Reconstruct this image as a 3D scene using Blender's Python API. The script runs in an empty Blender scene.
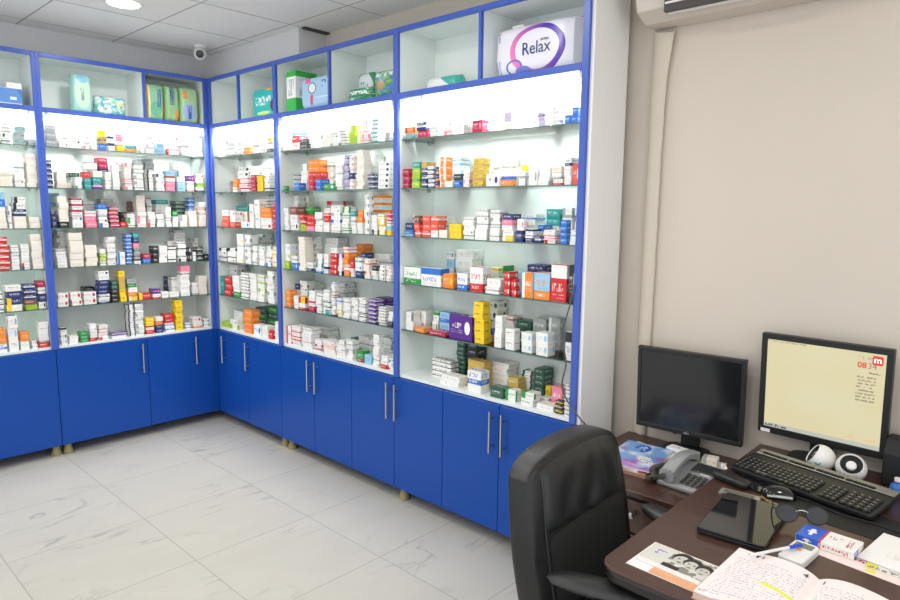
import bpy, bmesh, math, random
from mathutils import Vector, Matrix
random.seed(7)
C = bpy.context.scene.collection
PI = math.pi
# ------------------------------------------------------------------ camera numbers (solved from the photograph)
FPX = 656.0346
CAM = Vector((-2.47324, -4.87325, 1.7))
YAW, PITCH, ROLL = math.radians(46.78821), math.radians(-7.83287), math.radians(0.62812)
_f = Vector((math.sin(YAW)*math.cos(PITCH), math.cos(YAW)*math.cos(PITCH), math.sin(PITCH)))
_r = Vector((math.cos(YAW), -math.sin(YAW), 0)); _u = _r.cross(_f)
CR = _r*math.cos(ROLL) + _u*math.sin(ROLL)
CU = -_r*math.sin(ROLL) + _u*math.cos(ROLL)
CW = _f
def on(px, py, ax, v):
    """the point of the place that lies on the plane ax = v along a line of sight"""
    d = CW + CR*((px-450)/FPX) + CU*((300-py)/FPX)
    i = 'xyz'.index(ax)
    return CAM + d*((v-CAM[i])/d[i])
def proj(P):
    d = Vector(P)-CAM; z = d.dot(CW)
    return 450+FPX*d.dot(CR)/z, 300-FPX*d.dot(CU)/z

def lin(c):
    return tuple(((v/12.92) if v <= .04045 else ((v+.055)/1.055)**2.4) for v in c)
def hx(s):
    return lin(tuple(int(s[i:i+2], 16)/255 for i in (0, 2, 4)))

# ------------------------------------------------------------------ materials
def new_mat(name):
    m = bpy.data.materials.new(name); m.use_nodes = True
    nt = m.node_tree; b = nt.nodes['Principled BSDF']
    return m, nt, b
def setin(n, k, v):
    if k in n.inputs: n.inputs[k].default_value = v
_mc = {}
def mat(name, col, rough=.5, metal=0, spec=.5, coat=0, noise=0, nscale=20, emit=0, bump=0, bscale=200, alpha=None):
    if name in _mc: return _mc[name]
    m, nt, b = new_mat(name)
    c = hx(col) if isinstance(col, str) else col
    b.inputs['Base Color'].default_value = (*c, 1); b.inputs['Roughness'].default_value = rough
    b.inputs['Metallic'].default_value = metal; setin(b, 'Specular IOR Level', spec); setin(b, 'Coat Weight', coat)
    if emit:
        b.inputs['Emission Color'].default_value = (*c, 1); b.inputs['Emission Strength'].default_value = emit
    tc = nt.nodes.new('ShaderNodeTexCoord')
    if noise:
        n = nt.nodes.new('ShaderNodeTexNoise'); n.inputs['Scale'].default_value = nscale; n.inputs['Detail'].default_value = 4
        nt.links.new(tc.outputs['Object'], n.inputs['Vector'])
        r = nt.nodes.new('ShaderNodeMapRange'); r.inputs[3].default_value = 1-noise; r.inputs[4].default_value = 1+noise
        nt.links.new(n.outputs[0], r.inputs[0])
        x = nt.nodes.new('ShaderNodeMix'); x.data_type = 'RGBA'; x.blend_type = 'MULTIPLY'; x.inputs[0].default_value = 1
        x.inputs[6].default_value = (*c, 1); nt.links.new(r.outputs[0], x.inputs[7]); nt.links.new(x.outputs[2], b.inputs['Base Color'])
    if bump:
        n = nt.nodes.new('ShaderNodeTexNoise'); n.inputs['Scale'].default_value = bscale
        nt.links.new(tc.outputs['Object'], n.inputs['Vector'])
        p = nt.nodes.new('ShaderNodeBump'); p.inputs['Strength'].default_value = bump; p.inputs['Distance'].default_value = .002
        nt.links.new(n.outputs[0], p.inputs['Height']); nt.links.new(p.outputs[0], b.inputs['Normal'])
    _mc[name] = m
    return m

class G:
    """tiny helper around a node tree for procedural prints laid out on a UV square"""
    def __init__(s, nt):
        s.nt = nt
        uv = nt.nodes.new('ShaderNodeTexCoord'); sp = nt.nodes.new('ShaderNodeSeparateXYZ')
        nt.links.new(uv.outputs['UV'], sp.inputs[0]); s.u, s.v = sp.outputs[0], sp.outputs[1]; s.uv = uv.outputs['UV']
        s.obj = uv.outputs['Object']
    def m(s, op, a, b=None, c=None):
        n = s.nt.nodes.new('ShaderNodeMath'); n.operation = op
        for i, v in enumerate((a, b, c)):
            if v is None: continue
            if isinstance(v, (int, float)): n.inputs[i].default_value = v
            else: s.nt.links.new(v, n.inputs[i])
        return n.outputs[0]
    def band(s, x, lo, hi):
        return s.m('MULTIPLY', s.m('GREATER_THAN', x, lo), s.m('LESS_THAN', x, hi))
    def rect(s, u0, u1, v0, v1):
        return s.m('MULTIPLY', s.band(s.u, u0, u1), s.band(s.v, v0, v1))
    def disc(s, cu, cv, ru, rv, inner=0):
        a = s.m('DIVIDE', s.m('SUBTRACT', s.u, cu), ru); b = s.m('DIVIDE', s.m('SUBTRACT', s.v, cv), rv)
        d = s.m('ADD', s.m('MULTIPLY', a, a), s.m('MULTIPLY', b, b))
        o = s.m('LESS_THAN', d, 1)
        return s.m('MULTIPLY', o, s.m('GREATER_THAN', d, inner*inner)) if inner else o
    def noise(s, su, sv, seed=0, detail=2, obj=False):
        c = s.nt.nodes.new('ShaderNodeCombineXYZ')
        s.nt.links.new(s.m('MULTIPLY', s.u, su), c.inputs[0]); s.nt.links.new(s.m('MULTIPLY', s.v, sv), c.inputs[1])
        c.inputs[2].default_value = seed*3.7
        n = s.nt.nodes.new('ShaderNodeTexNoise'); n.inputs['Scale'].default_value = 1; n.inputs['Detail'].default_value = detail
        s.nt.links.new(c.outputs[0], n.inputs['Vector'])
        return n.outputs[0]
    def words(s, u0, u1, v0, v1, n, seed=0, thr=.5):
        """a line of letter-like strokes"""
        return s.m('MULTIPLY', s.rect(u0, u1, v0, v1), s.m('GREATER_THAN', s.noise(n*2.2, 3/(v1-v0)*.35, seed), thr))
    def rows(s, u0, u1, v0, v1, nrow, nchar, seed=0, thr=.52):
        fr = s.m('FRACT', s.m('MULTIPLY', s.m('SUBTRACT', s.v, v0), nrow/(v1-v0)))
        ln = s.band(fr, .25, .75)
        c = s.nt.nodes.new('ShaderNodeCombineXYZ')
        s.nt.links.new(s.m('MULTIPLY', s.u, nchar), c.inputs[0])
        s.nt.links.new(s.m('ADD', s.m('MULTIPLY', s.m('FLOOR', s.m('MULTIPLY', s.m('SUBTRACT', s.v, v0), nrow/(v1-v0))), 7.3), s.m('MULTIPLY', fr, .8)), c.inputs[1])
        c.inputs[2].default_value = seed
        n = s.nt.nodes.new('ShaderNodeTexNoise'); n.inputs['Scale'].default_value = 1; n.inputs['Detail'].default_value = 2
        s.nt.links.new(c.outputs[0], n.inputs['Vector'])
        return s.m('MULTIPLY', s.m('MULTIPLY', ln, s.rect(u0, u1, v0, v1)), s.m('GREATER_THAN', n.outputs[0], thr))
    def mix(s, base, col, fac):
        x = s.nt.nodes.new('ShaderNodeMix'); x.data_type = 'RGBA'
        if isinstance(fac, (int, float)): x.inputs[0].default_value = fac
        else: s.nt.links.new(fac, x.inputs[0])
        for i, v in ((6, base), (7, col)):
            if isinstance(v, tuple): x.inputs[i].default_value = (*v, 1)
            else: s.nt.links.new(v, x.inputs[i])
        return x.outputs[2]

COL = dict(w='f3f3f0', c='f3ece0', g='a9adac', r='d22a2c', p='f08aa4', m='b81f4c', o='f28a2b', y='f7d42a', n='27356f', b='2f74cf',
           s='9cc9e4', t='2b9c98', e='2f9a47', l='a9cc3d', k='26282b', v='56298a', d='cfae5c', q='2c5b4a', u='8a5148', x='ef5a45', z='c9bfe0')
WORD = dict(w='white', c='cream', g='grey', r='red', p='pink', m='crimson', o='orange', y='yellow', n='navy', b='blue', s='pale-blue',
            t='teal', e='green', l='lime', k='black', v='violet', d='gold', q='dark-green', u='brown', x='coral', z='lavender')
_bm = {}
def box_mat(code):
    """carton print: base colour, accent colour, layout digit"""
    if code in _bm: return _bm[code]
    base, acc, lay = code
    m, nt, b = new_mat('carton_%s_%s_%s' % (WORD[base], WORD[acc], lay)); g = G(nt)
    B, A = hx(COL[base]), hx(COL[acc])
    sd = (ord(base)*7+ord(acc)*3+int(lay))%50
    light = base in 'wcgspydlz'
    T = hx('3a3f4c') if light else hx('f4f4f2')
    ink = A if (acc != base and light) else T
    col = B
    if lay == '1': col = g.mix(col, A, g.band(g.v, -1, .34)); tv = .52
    elif lay == '2': col = g.mix(col, A, g.band(g.u, -1, .3)); tv = .5
    elif lay == '3': col = g.mix(col, A, g.band(g.v, .64, 2)); tv = .3
    elif lay == '4': col = g.mix(col, A, g.band(g.v, .38, .62)); tv = .72
    elif lay == '5': col = g.mix(col, A, g.disc(.8, .52, .12, .27)); tv = .5
    else: tv = .5
    u0, u1 = (.36, .92) if lay == '2' else ((.08, .55) if lay == '5' else (.1, .8))
    col = g.mix(col, ink, g.m('MULTIPLY', g.words(u0, u1, tv-.02, tv+.2, 9, sd, .52), .8 if not light or acc not in 'g' else .6))
    col = g.mix(col, g.mix(B, T, .38), g.rows(u0, u1+.06, tv-.24, tv-.06, 2, 26, sd))
    if lay in '14': col = g.mix(col, hx('f4f4f2') if acc not in 'wysl' else hx('404650'), g.words(.12, .7, .12 if lay == '1' else .44, .24 if lay == '1' else .57, 11, sd+1, .53))
    nt.links.new(col, b.inputs['Base Color']); b.inputs['Roughness'].default_value = .42
    _bm[code] = m
    return m

# ------------------------------------------------------------------ mesh helpers
def quad(bm, vs, mi=0, uvs=None):
    f = bm.faces.new(vs); f.material_index = mi
    if uvs:
        L = bm.loops.layers.uv.verify()
        for l, t in zip(f.loops, uvs): l[L].uv = t
    return f
def box(bm, x0, x1, y0, y1, z0, z1, mi=0, M=None):
    P = [(x0,y0,z0),(x1,y0,z0),(x1,y1,z0),(x0,y1,z0),(x0,y0,z1),(x1,y0,z1),(x1,y1,z1),(x0,y1,z1)]
    v = [bm.verts.new((M @ Vector(p)) if M else p) for p in P]
    U = [(0,0),(1,0),(1,1),(0,1)]
    for q in ((0,1,5,4),(1,2,6,5),(2,3,7,6),(3,0,4,7),(4,5,6,7),(3,2,1,0)):
        quad(bm, [v[i] for i in q], mi, U)
    return v
def cyl(bm, p0, p1, r0, r1=None, n=16, mi=0, caps=True):
    r1 = r0 if r1 is None else r1
    p0, p1 = Vector(p0), Vector(p1); d = (p1-p0).normalized()
    a = d.orthogonal().normalized(); b = d.cross(a)
    A = [bm.verts.new(p0+(a*math.cos(t)+b*math.sin(t))*r0) for t in (2*PI*i/n for i in range(n))]
    B = [bm.verts.new(p1+(a*math.cos(t)+b*math.sin(t))*r1) for t in (2*PI*i/n for i in range(n))]
    for i in range(n):
        j = (i+1) % n; quad(bm, [A[i], A[j], B[j], B[i]], mi)
    if caps: quad(bm, A[::-1], mi); quad(bm, B, mi)
def lathe(bm, prof, n=24, M=None, mi=0, mis=None, cap=True):
    """prof: (radius, z) from bottom to top, closed with fans"""
    M = M or Matrix()
    rings = []
    for r, z in prof:
        if r < 1e-6: rings.append([bm.verts.new(M @ Vector((0, 0, z)))])
        else: rings.append([bm.verts.new(M @ Vector((r*math.cos(2*PI*i/n), r*math.sin(2*PI*i/n), z))) for i in range(n)])
    for k in range(len(rings)-1):
        a, b = rings[k], rings[k+1]; mm = mis[k] if mis else mi
        for i in range(n):
            j = (i+1) % n
            if len(a) == 1 and len(b) == 1: continue
            if len(a) == 1: quad(bm, [a[0], b[j], b[i]], mm)
            elif len(b) == 1: quad(bm, [a[i], a[j], b[0]], mm)
            else: quad(bm, [a[i], a[j], b[j], b[i]], mm)
    if len(rings[0]) > 1 and cap: quad(bm, rings[0][::-1], mi)
    if len(rings[-1]) > 1 and cap: quad(bm, rings[-1], mi)
def smooth_pts(pts, k=6):
    P = [Vector(p) for p in pts]; out = []
    for i in range(len(P)-1):
        p0, p1, p2, p3 = P[max(i-1, 0)], P[i], P[i+1], P[min(i+2, len(P)-1)]
        for j in range(k):
            t = j/k
            out.append(.5*((2*p1)+(-p0+p2)*t+(2*p0-5*p1+4*p2-p3)*t*t+(-p0+3*p1-3*p2+p3)*t**3))
    return out+[P[-1]]
def tube(bm, pts, r, n=8, mi=0, smooth=True, k=6):
    P = smooth_pts(pts, k) if smooth else [Vector(p) for p in pts]
    prev = None; a = None
    for i, p in enumerate(P):
        d = (P[min(i+1, len(P)-1)]-P[max(i-1, 0)]).normalized()
        a = d.orthogonal().normalized() if a is None else (a-d*a.dot(d)).normalized()
        b = d.cross(a)
        ring = [bm.verts.new(p+(a*math.cos(2*PI*j/n)+b*math.sin(2*PI*j/n))*r) for j in range(n)]
        if prev:
            for j in range(n): quad(bm, [prev[j], prev[(j+1) % n], ring[(j+1) % n], ring[j]], mi)
        else: quad(bm, ring[::-1], mi)
        prev = ring
    quad(bm, prev, mi)
def prism(bm, poly, z0, z1, mi=0, M=None, uv=False):
    """poly in XY, extruded along Z"""
    M = M or Matrix()
    xs = [p[0] for p in poly]; ys = [p[1] for p in poly]
    w, h = max(xs)-min(xs) or 1, max(ys)-min(ys) or 1
    A = [bm.verts.new(M @ Vector((x, y, z0))) for x, y in poly]; B = [bm.verts.new(M @ Vector((x, y, z1))) for x, y in poly]
    n = len(poly); U = [((x-min(xs))/w, (y-min(ys))/h) for x, y in poly]
    quad(bm, A[::-1], mi, U[::-1]); quad(bm, B, mi, U)
    for i in range(n):
        j = (i+1) % n; quad(bm, [A[i], A[j], B[j], B[i]], mi, [U[i], U[j], U[j], U[i]])
def rrect(w, h, r, n=6, cx=0, cy=0):
    out = []
    for sx, sy, a0 in ((1, -1, -PI/2), (1, 1, 0), (-1, 1, PI/2), (-1, -1, PI)):
        for i in range(n+1):
            a = a0+PI/2*i/n
            out.append((cx+sx*(w/2-r)+r*math.cos(a), cy+sy*(h/2-r)+r*math.sin(a)))
    return out
def obj(name, bm, mats, parent=None, bevel=0, smooth=False, seg=2, subsurf=0):
    me = bpy.data.meshes.new(name)
    bmesh.ops.recalc_face_normals(bm, faces=bm.faces[:])
    if bevel:
        es = [e for e in bm.edges if len(e.link_faces) == 2 and e.calc_face_angle(0) > .6]
        bmesh.ops.bevel(bm, geom=es, offset=bevel, segments=seg, affect='EDGES', profile=.5, clamp_overlap=True)
    if smooth:
        for f in bm.faces: f.smooth = True
        for e in bm.edges:
            if len(e.link_faces) == 2 and e.calc_face_angle(0) > .7: e.smooth = False
    bm.to_mesh(me); bm.free()
    for m in (mats if isinstance(mats, (list, tuple)) else [mats]): me.materials.append(m)
    o = bpy.data.objects.new(name, me); C.objects.link(o)
    if parent: o.parent = parent
    if subsurf:
        s = o.modifiers.new('subsurf', 'SUBSURF'); s.levels = subsurf; s.render_levels = subsurf
    return o
def tag(o, label, cat, group=None):
    o['label'] = label; o['category'] = cat
    if group: o['group'] = group
    return o
def thing(name, label, cat, loc=(0,0,0), rot=0, group=None):
    o = bpy.data.objects.new(name, None); C.objects.link(o); o.empty_display_size = .05
    o.location = loc; o.rotation_euler = (0, 0, rot)
    return tag(o, label, cat, group)
def struct(name, bm, m, **k):
    o = obj(name, bm, m, **k); o['kind'] = 'structure'; return o
def NB(): return bmesh.new()
def text(name, body, size, m, parent, loc, rot, depth=.0006, bold=0, shear=0, sx=1):
    cu = bpy.data.curves.new(name, 'FONT'); cu.body = body; cu.size = size; cu.align_x = 'CENTER'; cu.align_y = 'CENTER'
    cu.extrude = depth; cu.offset = bold; cu.shear = shear; cu.resolution_u = 3
    t = bpy.data.objects.new(name, cu); C.objects.link(t)
    dg = bpy.context.evaluated_depsgraph_get()
    me = bpy.data.meshes.new_from_object(t.evaluated_get(dg)); bpy.data.objects.remove(t)
    me.materials.clear(); me.materials.append(m)
    o = bpy.data.objects.new(name, me); C.objects.link(o); o.parent = parent
    o.location = loc; o.rotation_euler = rot; o.scale = (sx, 1, 1)
    return o

# common materials
M_blue = mat('cobalt_laminate', '13489f', .3, spec=.28, noise=.03, nscale=6)
M_bluef = mat('cobalt_frame_glare', '3f5db8', .35)  # paler than the laminate: lens glare and haze put into the frame colour
M_white = mat('white_laminate', 'ecf3f0', .45, noise=.015, nscale=5)
M_gap = mat('dark_gap', '0d1226', .8)
M_steel = mat('brushed_steel', 'c3c3c0', .28, 1)
M_chrome = mat('chrome', 'd8d8d8', .12, 1)
M_foot = mat('olive_plastic_foot', '8f855c', .5, noise=.25, nscale=40)
M_led = mat('led_tube', 'ffffff', .4, emit=9)
M_black = mat('black_plastic', '1b1c1d', .42, bump=.15, bscale=900)
M_blackg = mat('black_gloss', '101112', .12, coat=.3)
M_dark = mat('matte_black', '121314', .6)
M_paper = mat('white_paper', 'f1efec', .7)
M_whitep = mat('white_plastic', 'e9e8e6', .35)
M_wallpaint = mat('ceiling_bulkhead_paint', 'c9c9cc', .8, noise=.02, nscale=3)

def glass_mat(name, tint, gloss=.1):
    m, nt, b = new_mat(name); nt.nodes.remove(b)
    out = nt.nodes['Material Output']
    tr = nt.nodes.new('ShaderNodeBsdfTransparent'); tr.inputs[0].default_value = (*tint, 1)
    gl = nt.nodes.new('ShaderNodeBsdfGlossy'); gl.inputs['Roughness'].default_value = .03
    fr = nt.nodes.new('ShaderNodeFresnel'); fr.inputs[0].default_value = 1.35
    mx = nt.nodes.new('ShaderNodeMixShader')
    nt.links.new(fr.outputs[0], mx.inputs[0]); nt.links.new(tr.outputs[0], mx.inputs[1]); nt.links.new(gl.outputs[0], mx.inputs[2])
    nt.links.new(mx.outputs[0], out.inputs[0])
    return m
M_glass = glass_mat('shelf_glass', (.93, .97, .95))
M_gedge = mat('glass_edge', '5d7d74', .15)
LEDW=4.6; DLW=11; WORLD=1.65; EXPO=-0.1; SCREEN=.97
# ------------------------------------------------------------------ the setting
ZC = 2.88
XW, YW = .345, .33                                   # right wall, left (far) wall
def floor_mat():
    m, nt, b = new_mat('marble_tiles')
    tc = nt.nodes.new('ShaderNodeTexCoord'); sp = nt.nodes.new('ShaderNodeSeparateXYZ'); nt.links.new(tc.outputs['Object'], sp.inputs[0])
    g = G(nt)
    def seam(x, off, size):
        d = g.m('ABSOLUTE', g.m('SUBTRACT', g.m('FRACT', g.m('DIVIDE', g.m('ADD', x, off), size)), .5))
        return g.m('GREATER_THAN', d, .5-.0032/size*1.0)
    jt = g.m('MAXIMUM', seam(sp.outputs[0], 10*.644+.49, .644), seam(sp.outputs[1], 10*.614+.10, .614))
    # a different marble slab for every tile
    cx = g.m('FLOOR', g.m('DIVIDE', g.m('ADD', sp.outputs[0], 6.93), .644)); cy = g.m('FLOOR', g.m('DIVIDE', g.m('ADD', sp.outputs[1], 6.24), .614))
    cb = nt.nodes.new('ShaderNodeCombineXYZ')
    nt.links.new(g.m('ADD', sp.outputs[0], g.m('MULTIPLY', cx, 3.1)), cb.inputs[0]); nt.links.new(g.m('ADD', sp.outputs[1], g.m('MULTIPLY', cy, 5.7)), cb.inputs[1])
    nt.links.new(g.m('MULTIPLY', g.m('ADD', cx, cy), 1.3), cb.inputs[2])
    mp = nt.nodes.new('ShaderNodeMapping'); mp.inputs['Rotation'].default_value = (0, 0, .6); mp.inputs['Scale'].default_value = (1, 2.4, 1)
    nt.links.new(cb.outputs[0], mp.inputs[0])
    n1 = nt.nodes.new('ShaderNodeTexNoise'); n1.inputs['Scale'].default_value = 1.5; n1.inputs['Detail'].default_value = 6; n1.inputs['Distortion'].default_value = 1.3
    nt.links.new(mp.outputs[0], n1.inputs['Vector'])
    vein = g.m('ABSOLUTE', g.m('SUBTRACT', n1.outputs[0], .5))
    vein = g.m('SUBTRACT', 1, g.m('MINIMUM', g.m('MULTIPLY', vein, 38), 1))
    n2 = nt.nodes.new('ShaderNodeTexNoise'); n2.inputs['Scale'].default_value = 2.2; n2.inputs['Detail'].default_value = 2; nt.links.new(cb.outputs[0], n2.inputs['Vector'])
    vein = g.m('MULTIPLY', vein, g.m('MULTIPLY', g.m('MAXIMUM', g.m('SUBTRACT', n2.outputs[0], .5), 0), 3.2))
    n3 = nt.nodes.new('ShaderNodeTexNoise'); n3.inputs['Scale'].default_value = 3; n3.inputs['Detail'].default_value = 5; nt.links.new(mp.outputs[0], n3.inputs['Vector'])
    col = g.mix(hx('b8b5ab'), hx('c4c1b8'), n3.outputs[0])
    col = g.mix(col, hx('6d6e72'), vein)
    col = g.mix(col, hx('8a8985'), g.m('MULTIPLY', jt, .55))
    nt.links.new(col, b.inputs['Base Color']); b.inputs['Roughness'].default_value = .3
    return m
def ceil_mat():
    m, nt, b = new_mat('ceiling_tiles')
    tc = nt.nodes.new('ShaderNodeTexCoord'); sp = nt.nodes.new('ShaderNodeSeparateXYZ'); nt.links.new(tc.outputs['Object'], sp.inputs[0])
    g = G(nt)
    def seam(x, off, size, w):
        d = g.m('ABSOLUTE', g.m('SUBTRACT', g.m('FRACT', g.m('DIVIDE', g.m('ADD', x, off), size)), .5))
        return g.m('GREATER_THAN', d, .5-w/size)
    jt = g.m('MAXIMUM', seam(sp.outputs[0], 6.547, .6, .004), seam(sp.outputs[1], 6.45, .6, .004))
    n3 = nt.nodes.new('ShaderNodeTexNoise'); n3.inputs['Scale'].default_value = 2; n3.inputs['Detail'].default_value = 6; nt.links.new(tc.outputs['Object'], n3.inputs['Vector'])
    col = g.mix(hx('eaeaeb'), hx('f6f6f6'), n3.outputs[0])
    col = g.mix(col, hx('6b6b6c'), g.m('MULTIPLY', jt, g.m('ADD', .35, n3.outputs[0])))
    nt.links.new(col, b.inputs['Base Color']); b.inputs['Roughness'].default_value = .9
    return m
def wall_mat(name, c):
    return mat(name, c, .75, noise=.025, nscale=2.5, bump=.08, bscale=120)
bm = NB(); box(bm, -5.2, .6, -7.5, .6, -.08, 0); struct('floor', bm, floor_mat())
bm = NB(); box(bm, -5.2, .6, -7.5, .6, ZC, ZC+.08); struct('ceiling', bm, ceil_mat())
M_beige = wall_mat('beige_wall_paint', 'd3c9bc'); M_grey = wall_mat('grey_wall_paint', 'dedee0')
bm = NB(); box(bm, XW, XW+.12, -7.5, .45, 0, ZC); struct('wall_right', bm, M_beige)
bm = NB(); box(bm, -5.2, XW, YW, YW+.12, 0, ZC); struct('wall_left', bm, M_grey)
bm = NB(); box(bm, .13, XW-.001, -1.03, YW-.001, 2.69, ZC-.001); struct('trim_1', bm, M_grey)          # boxed-in bulkhead above the corner
bm = NB(); box(bm, .14, XW-.002, -1.085, -1.05, ZC-.012, ZC-.0005); struct('trim_2', bm, mat('ceiling_slot', '4a4a4b', .9))

# ------------------------------------------------------------------ cabinets; local X runs along the front to the viewer's right, local Y into the cabinet
RUN_R, RUN_L = -PI/2, 0.0
SH = [2.080, 1.815, 1.551, 1.286, 1.020]             # undersides to tops of the five glass shelves
ZB, ZT = .074, .742
Z1, Z2, Z3, Z4 = 2.292, 2.324, 2.636, 2.663
DEP = .30
def display(name, label, loc, rot, W, pl, pr, dividers, end_right=False, tube_lr=(.06, .06)):
    t = thing(name, label, 'display cabinet', loc, rot)
    t.location.z = ZT
    z = lambda v: v-ZT
    d = .018
    bm = NB()
    box(bm, 0, pl, 0, d, z(ZT), z(Z4)); box(bm, W-pr, W, 0, d, z(ZT), z(Z4))
    box(bm, pl, W-pr, 0, d, z(Z1), z(Z2)); box(bm, pl, W-pr, 0, d, z(Z3), z(Z4))
    obj('blue_frame', bm, M_bluef, t, .0015, seg=1)
    bm = NB(); box(bm, .004, W-.004, DEP-.012, DEP-.002, z(ZT)+.001, z(Z4)-.002); obj('back_panel', bm, M_white, t)
    for x0, x1 in ((.001, .018), (W-.018, W-.001)):
        bm = NB(); box(bm, x0, x1, d+.001, DEP-.013, z(ZT)+.001, z(Z4)-.003); obj('side_panel', bm, M_white, t)
    bm = NB(); box(bm, .0185, W-.0185, d+.001, DEP-.013, z(ZT)+.0005, z(ZT)+.018); obj('bottom_board', bm, M_white, t)
    bm = NB(); box(bm, .0185, W-.0185, d+.001, DEP-.013, z(Z1)+.004, z(Z2)-.002); obj('cubby_floor', bm, M_white, t)
    bm = NB(); box(bm, .0185, W-.0185, d+.001, DEP-.013, z(Z3)+.0115, z(Z4)-.004); obj('top_board', bm, M_white, t)
    for x in dividers:
        p = obj('divider', _b([(x-.008, x+.008, d+.002, DEP-.014, z(Z2), z(Z3)+.011)]), M_white, t)
        obj('divider_edge', _b([(x-.0085, x+.0085, .001, d+.001, z(Z2), z(Z3))]), M_bluef, p)
    for s in SH:
        bm = NB()
        v = box(bm, .019, W-.019, .026, DEP-.014, z(s)-.006, z(s))
        bm.faces.ensure_lookup_table(); bm.faces[0].material_index = 1; bm.faces[1].material_index = 1; bm.faces[3].material_index = 1
        sh = obj('glass_shelf', bm, [M_glass, M_gedge], t)
        for x in (.027, W-.027):
            for y in (.07, .24):
                obj('shelf_clip', _b([(x-.008, x+.008, y-.008, y+.008, z(s)-.018, z(s)-.0065)]), M_steel, sh)
    bm = NB(); cyl(bm, (tube_lr[0], .034, z(Z1)-.012), (W-tube_lr[1], .034, z(Z1)-.012), .009, n=12); lt = obj('led_tube', bm, M_led, t, smooth=True)
    for x in (tube_lr[0]-.008, W-tube_lr[1]+.008):
        obj('tube_clip', _b([(x-.007, x+.007, .024, .044, z(Z1)-.024, z(Z1)+.003)]), M_whitep, lt)
    if end_right:
        obj('end_panel', _b([(W+.0005, W+.018, .016, DEP, .0-ZT+.02, z(Z4))]), M_end, t)
    # the light the tube gives
    la = bpy.data.lights.new('led_strip_light', 'AREA'); la.shape = 'RECTANGLE'; la.size = W-.15; la.size_y = .03; la.energy = LEDW*(W-.15); la.color = (1, .985, .97)
    lo = bpy.data.objects.new('led_strip_light', la); C.objects.link(lo); lo.parent = t
    lo.location = (W/2, .052, z(Z1)-.022); lo.rotation_euler = (.62, 0, 0)
    return t
def _b(L, M=None):
    bm = NB()
    for a in L: box(bm, *a, M=M)
    return bm
LEDW = 17
M_end = mat('pale_end_panel', 'f0efec', .6, noise=.01, nscale=4)
YA, YB, YC = -.922, -2.125, -3.330
display('display_cabinet', 'narrow blue and white display cabinet in the room corner', (0, 0, 0), RUN_R, .922, .030, .0185, [.445])
display('display_cabinet', 'middle blue display cabinet with glass shelves, green and blue packs on top', (0, YA, 0), RUN_R, YA-YB, .0185, .0185, [.60])
display('display_cabinet', 'blue display cabinet nearest the desk, big white tissue pack on top', (0, YB, 0), RUN_R, YB-YC, .0185, .032, [.600], True, (.19, .06))
display('display_cabinet', 'wide display cabinet on the far wall topped by pale green packs', (-1.14, 0, 0), RUN_L, 1.14, .023, .030, [.672])
display('display_cabinet', 'display cabinet cut off by the photo edge, blue box on top', (-2.30, 0, 0), RUN_L, 1.16, .023, .023, [.58])

def base_cab(label, loc, rot, W, doors, feet):
    """doors: (x0, x1, handle x or None)"""
    t = thing('base_cabinet', label, 'base cabinet', loc, rot)
    obj('body', _b([(.002, W-.002, .021, DEP-.004, ZB, ZT-.001)]), M_blue, t)
    for x0, x1, hxp in doors:
        dr = obj('door', _b([(x0+.002, x1-.002, .0, .018, ZB, ZT-.004)]), M_blue, t, .0015, seg=1)
        if hxp is not None:
            bm = NB(); cyl(bm, (hxp, -.03, .490), (hxp, -.03, .705), .006, n=12)
            for zz in (.525, .668): cyl(bm, (hxp, -.03, zz), (hxp, .001, zz), .0045, n=10)
            obj('handle', bm, M_steel, dr, smooth=True)
    for x, y in feet:
        bm = NB(); lathe(bm, [(.031, .0), (.033, .012), (.026, .03), (.022, .045), (.027, ZB-.006), (.027, ZB)], 18, Matrix.Translation((x, y, 0)))
        obj('foot', bm, M_foot, t, smooth=True)
    return t
base_cab('blue base cabinet in the corner with handles on both left door edges', (0, 0, 0), RUN_R, .922, [(.02, .470, .135), (.470, .922, .487)], [(.894, .045), (.10, .25), (.86, .25)])
base_cab('blue base cabinet beside the corner one, paired handles at its middle', (0, YA, 0), RUN_R, .793, [(0, .398, .360), (.398, .793, .443)], [(.058, .045), (.06, .25), (.73, .25)])
base_cab('middle blue base cabinet standing on a visible olive foot', (0, -1.715, 0), RUN_R, .788, [(0, .397, .361), (.397, .788, .431)], [(.440, .045), (.06, .25), (.73, .25)])
base_cab('blue base cabinet behind the black office chair', (0, -2.503, 0), RUN_R, .827, [(0, .392, .353), (.392, .827, .427)], [(.77, .045), (.06, .25), (.77, .25)])
base_cab('wide two-door blue base cabinet under the far-wall shelves', (-1.14, 0, 0), RUN_L, 1.118, [(0, .601, .557), (.601, 1.118, .957)], [(.045, .045), (.06, .25), (1.06, .25)])
base_cab('handleless blue base cabinet cut off by the photo edge', (-2.30, 0, 0), RUN_L, 1.16, [(0, .58, .06), (.58, 1.16, None)], [(1.132, .045), (.06, .25), (1.1, .25)])
bm = NB(); box(bm, -.022, .02, -.0, .02, ZB, ZT-.002); o = obj('corner_filler', bm, M_blue); o['kind'] = 'structure'; o.name = 'trim_3'
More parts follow.
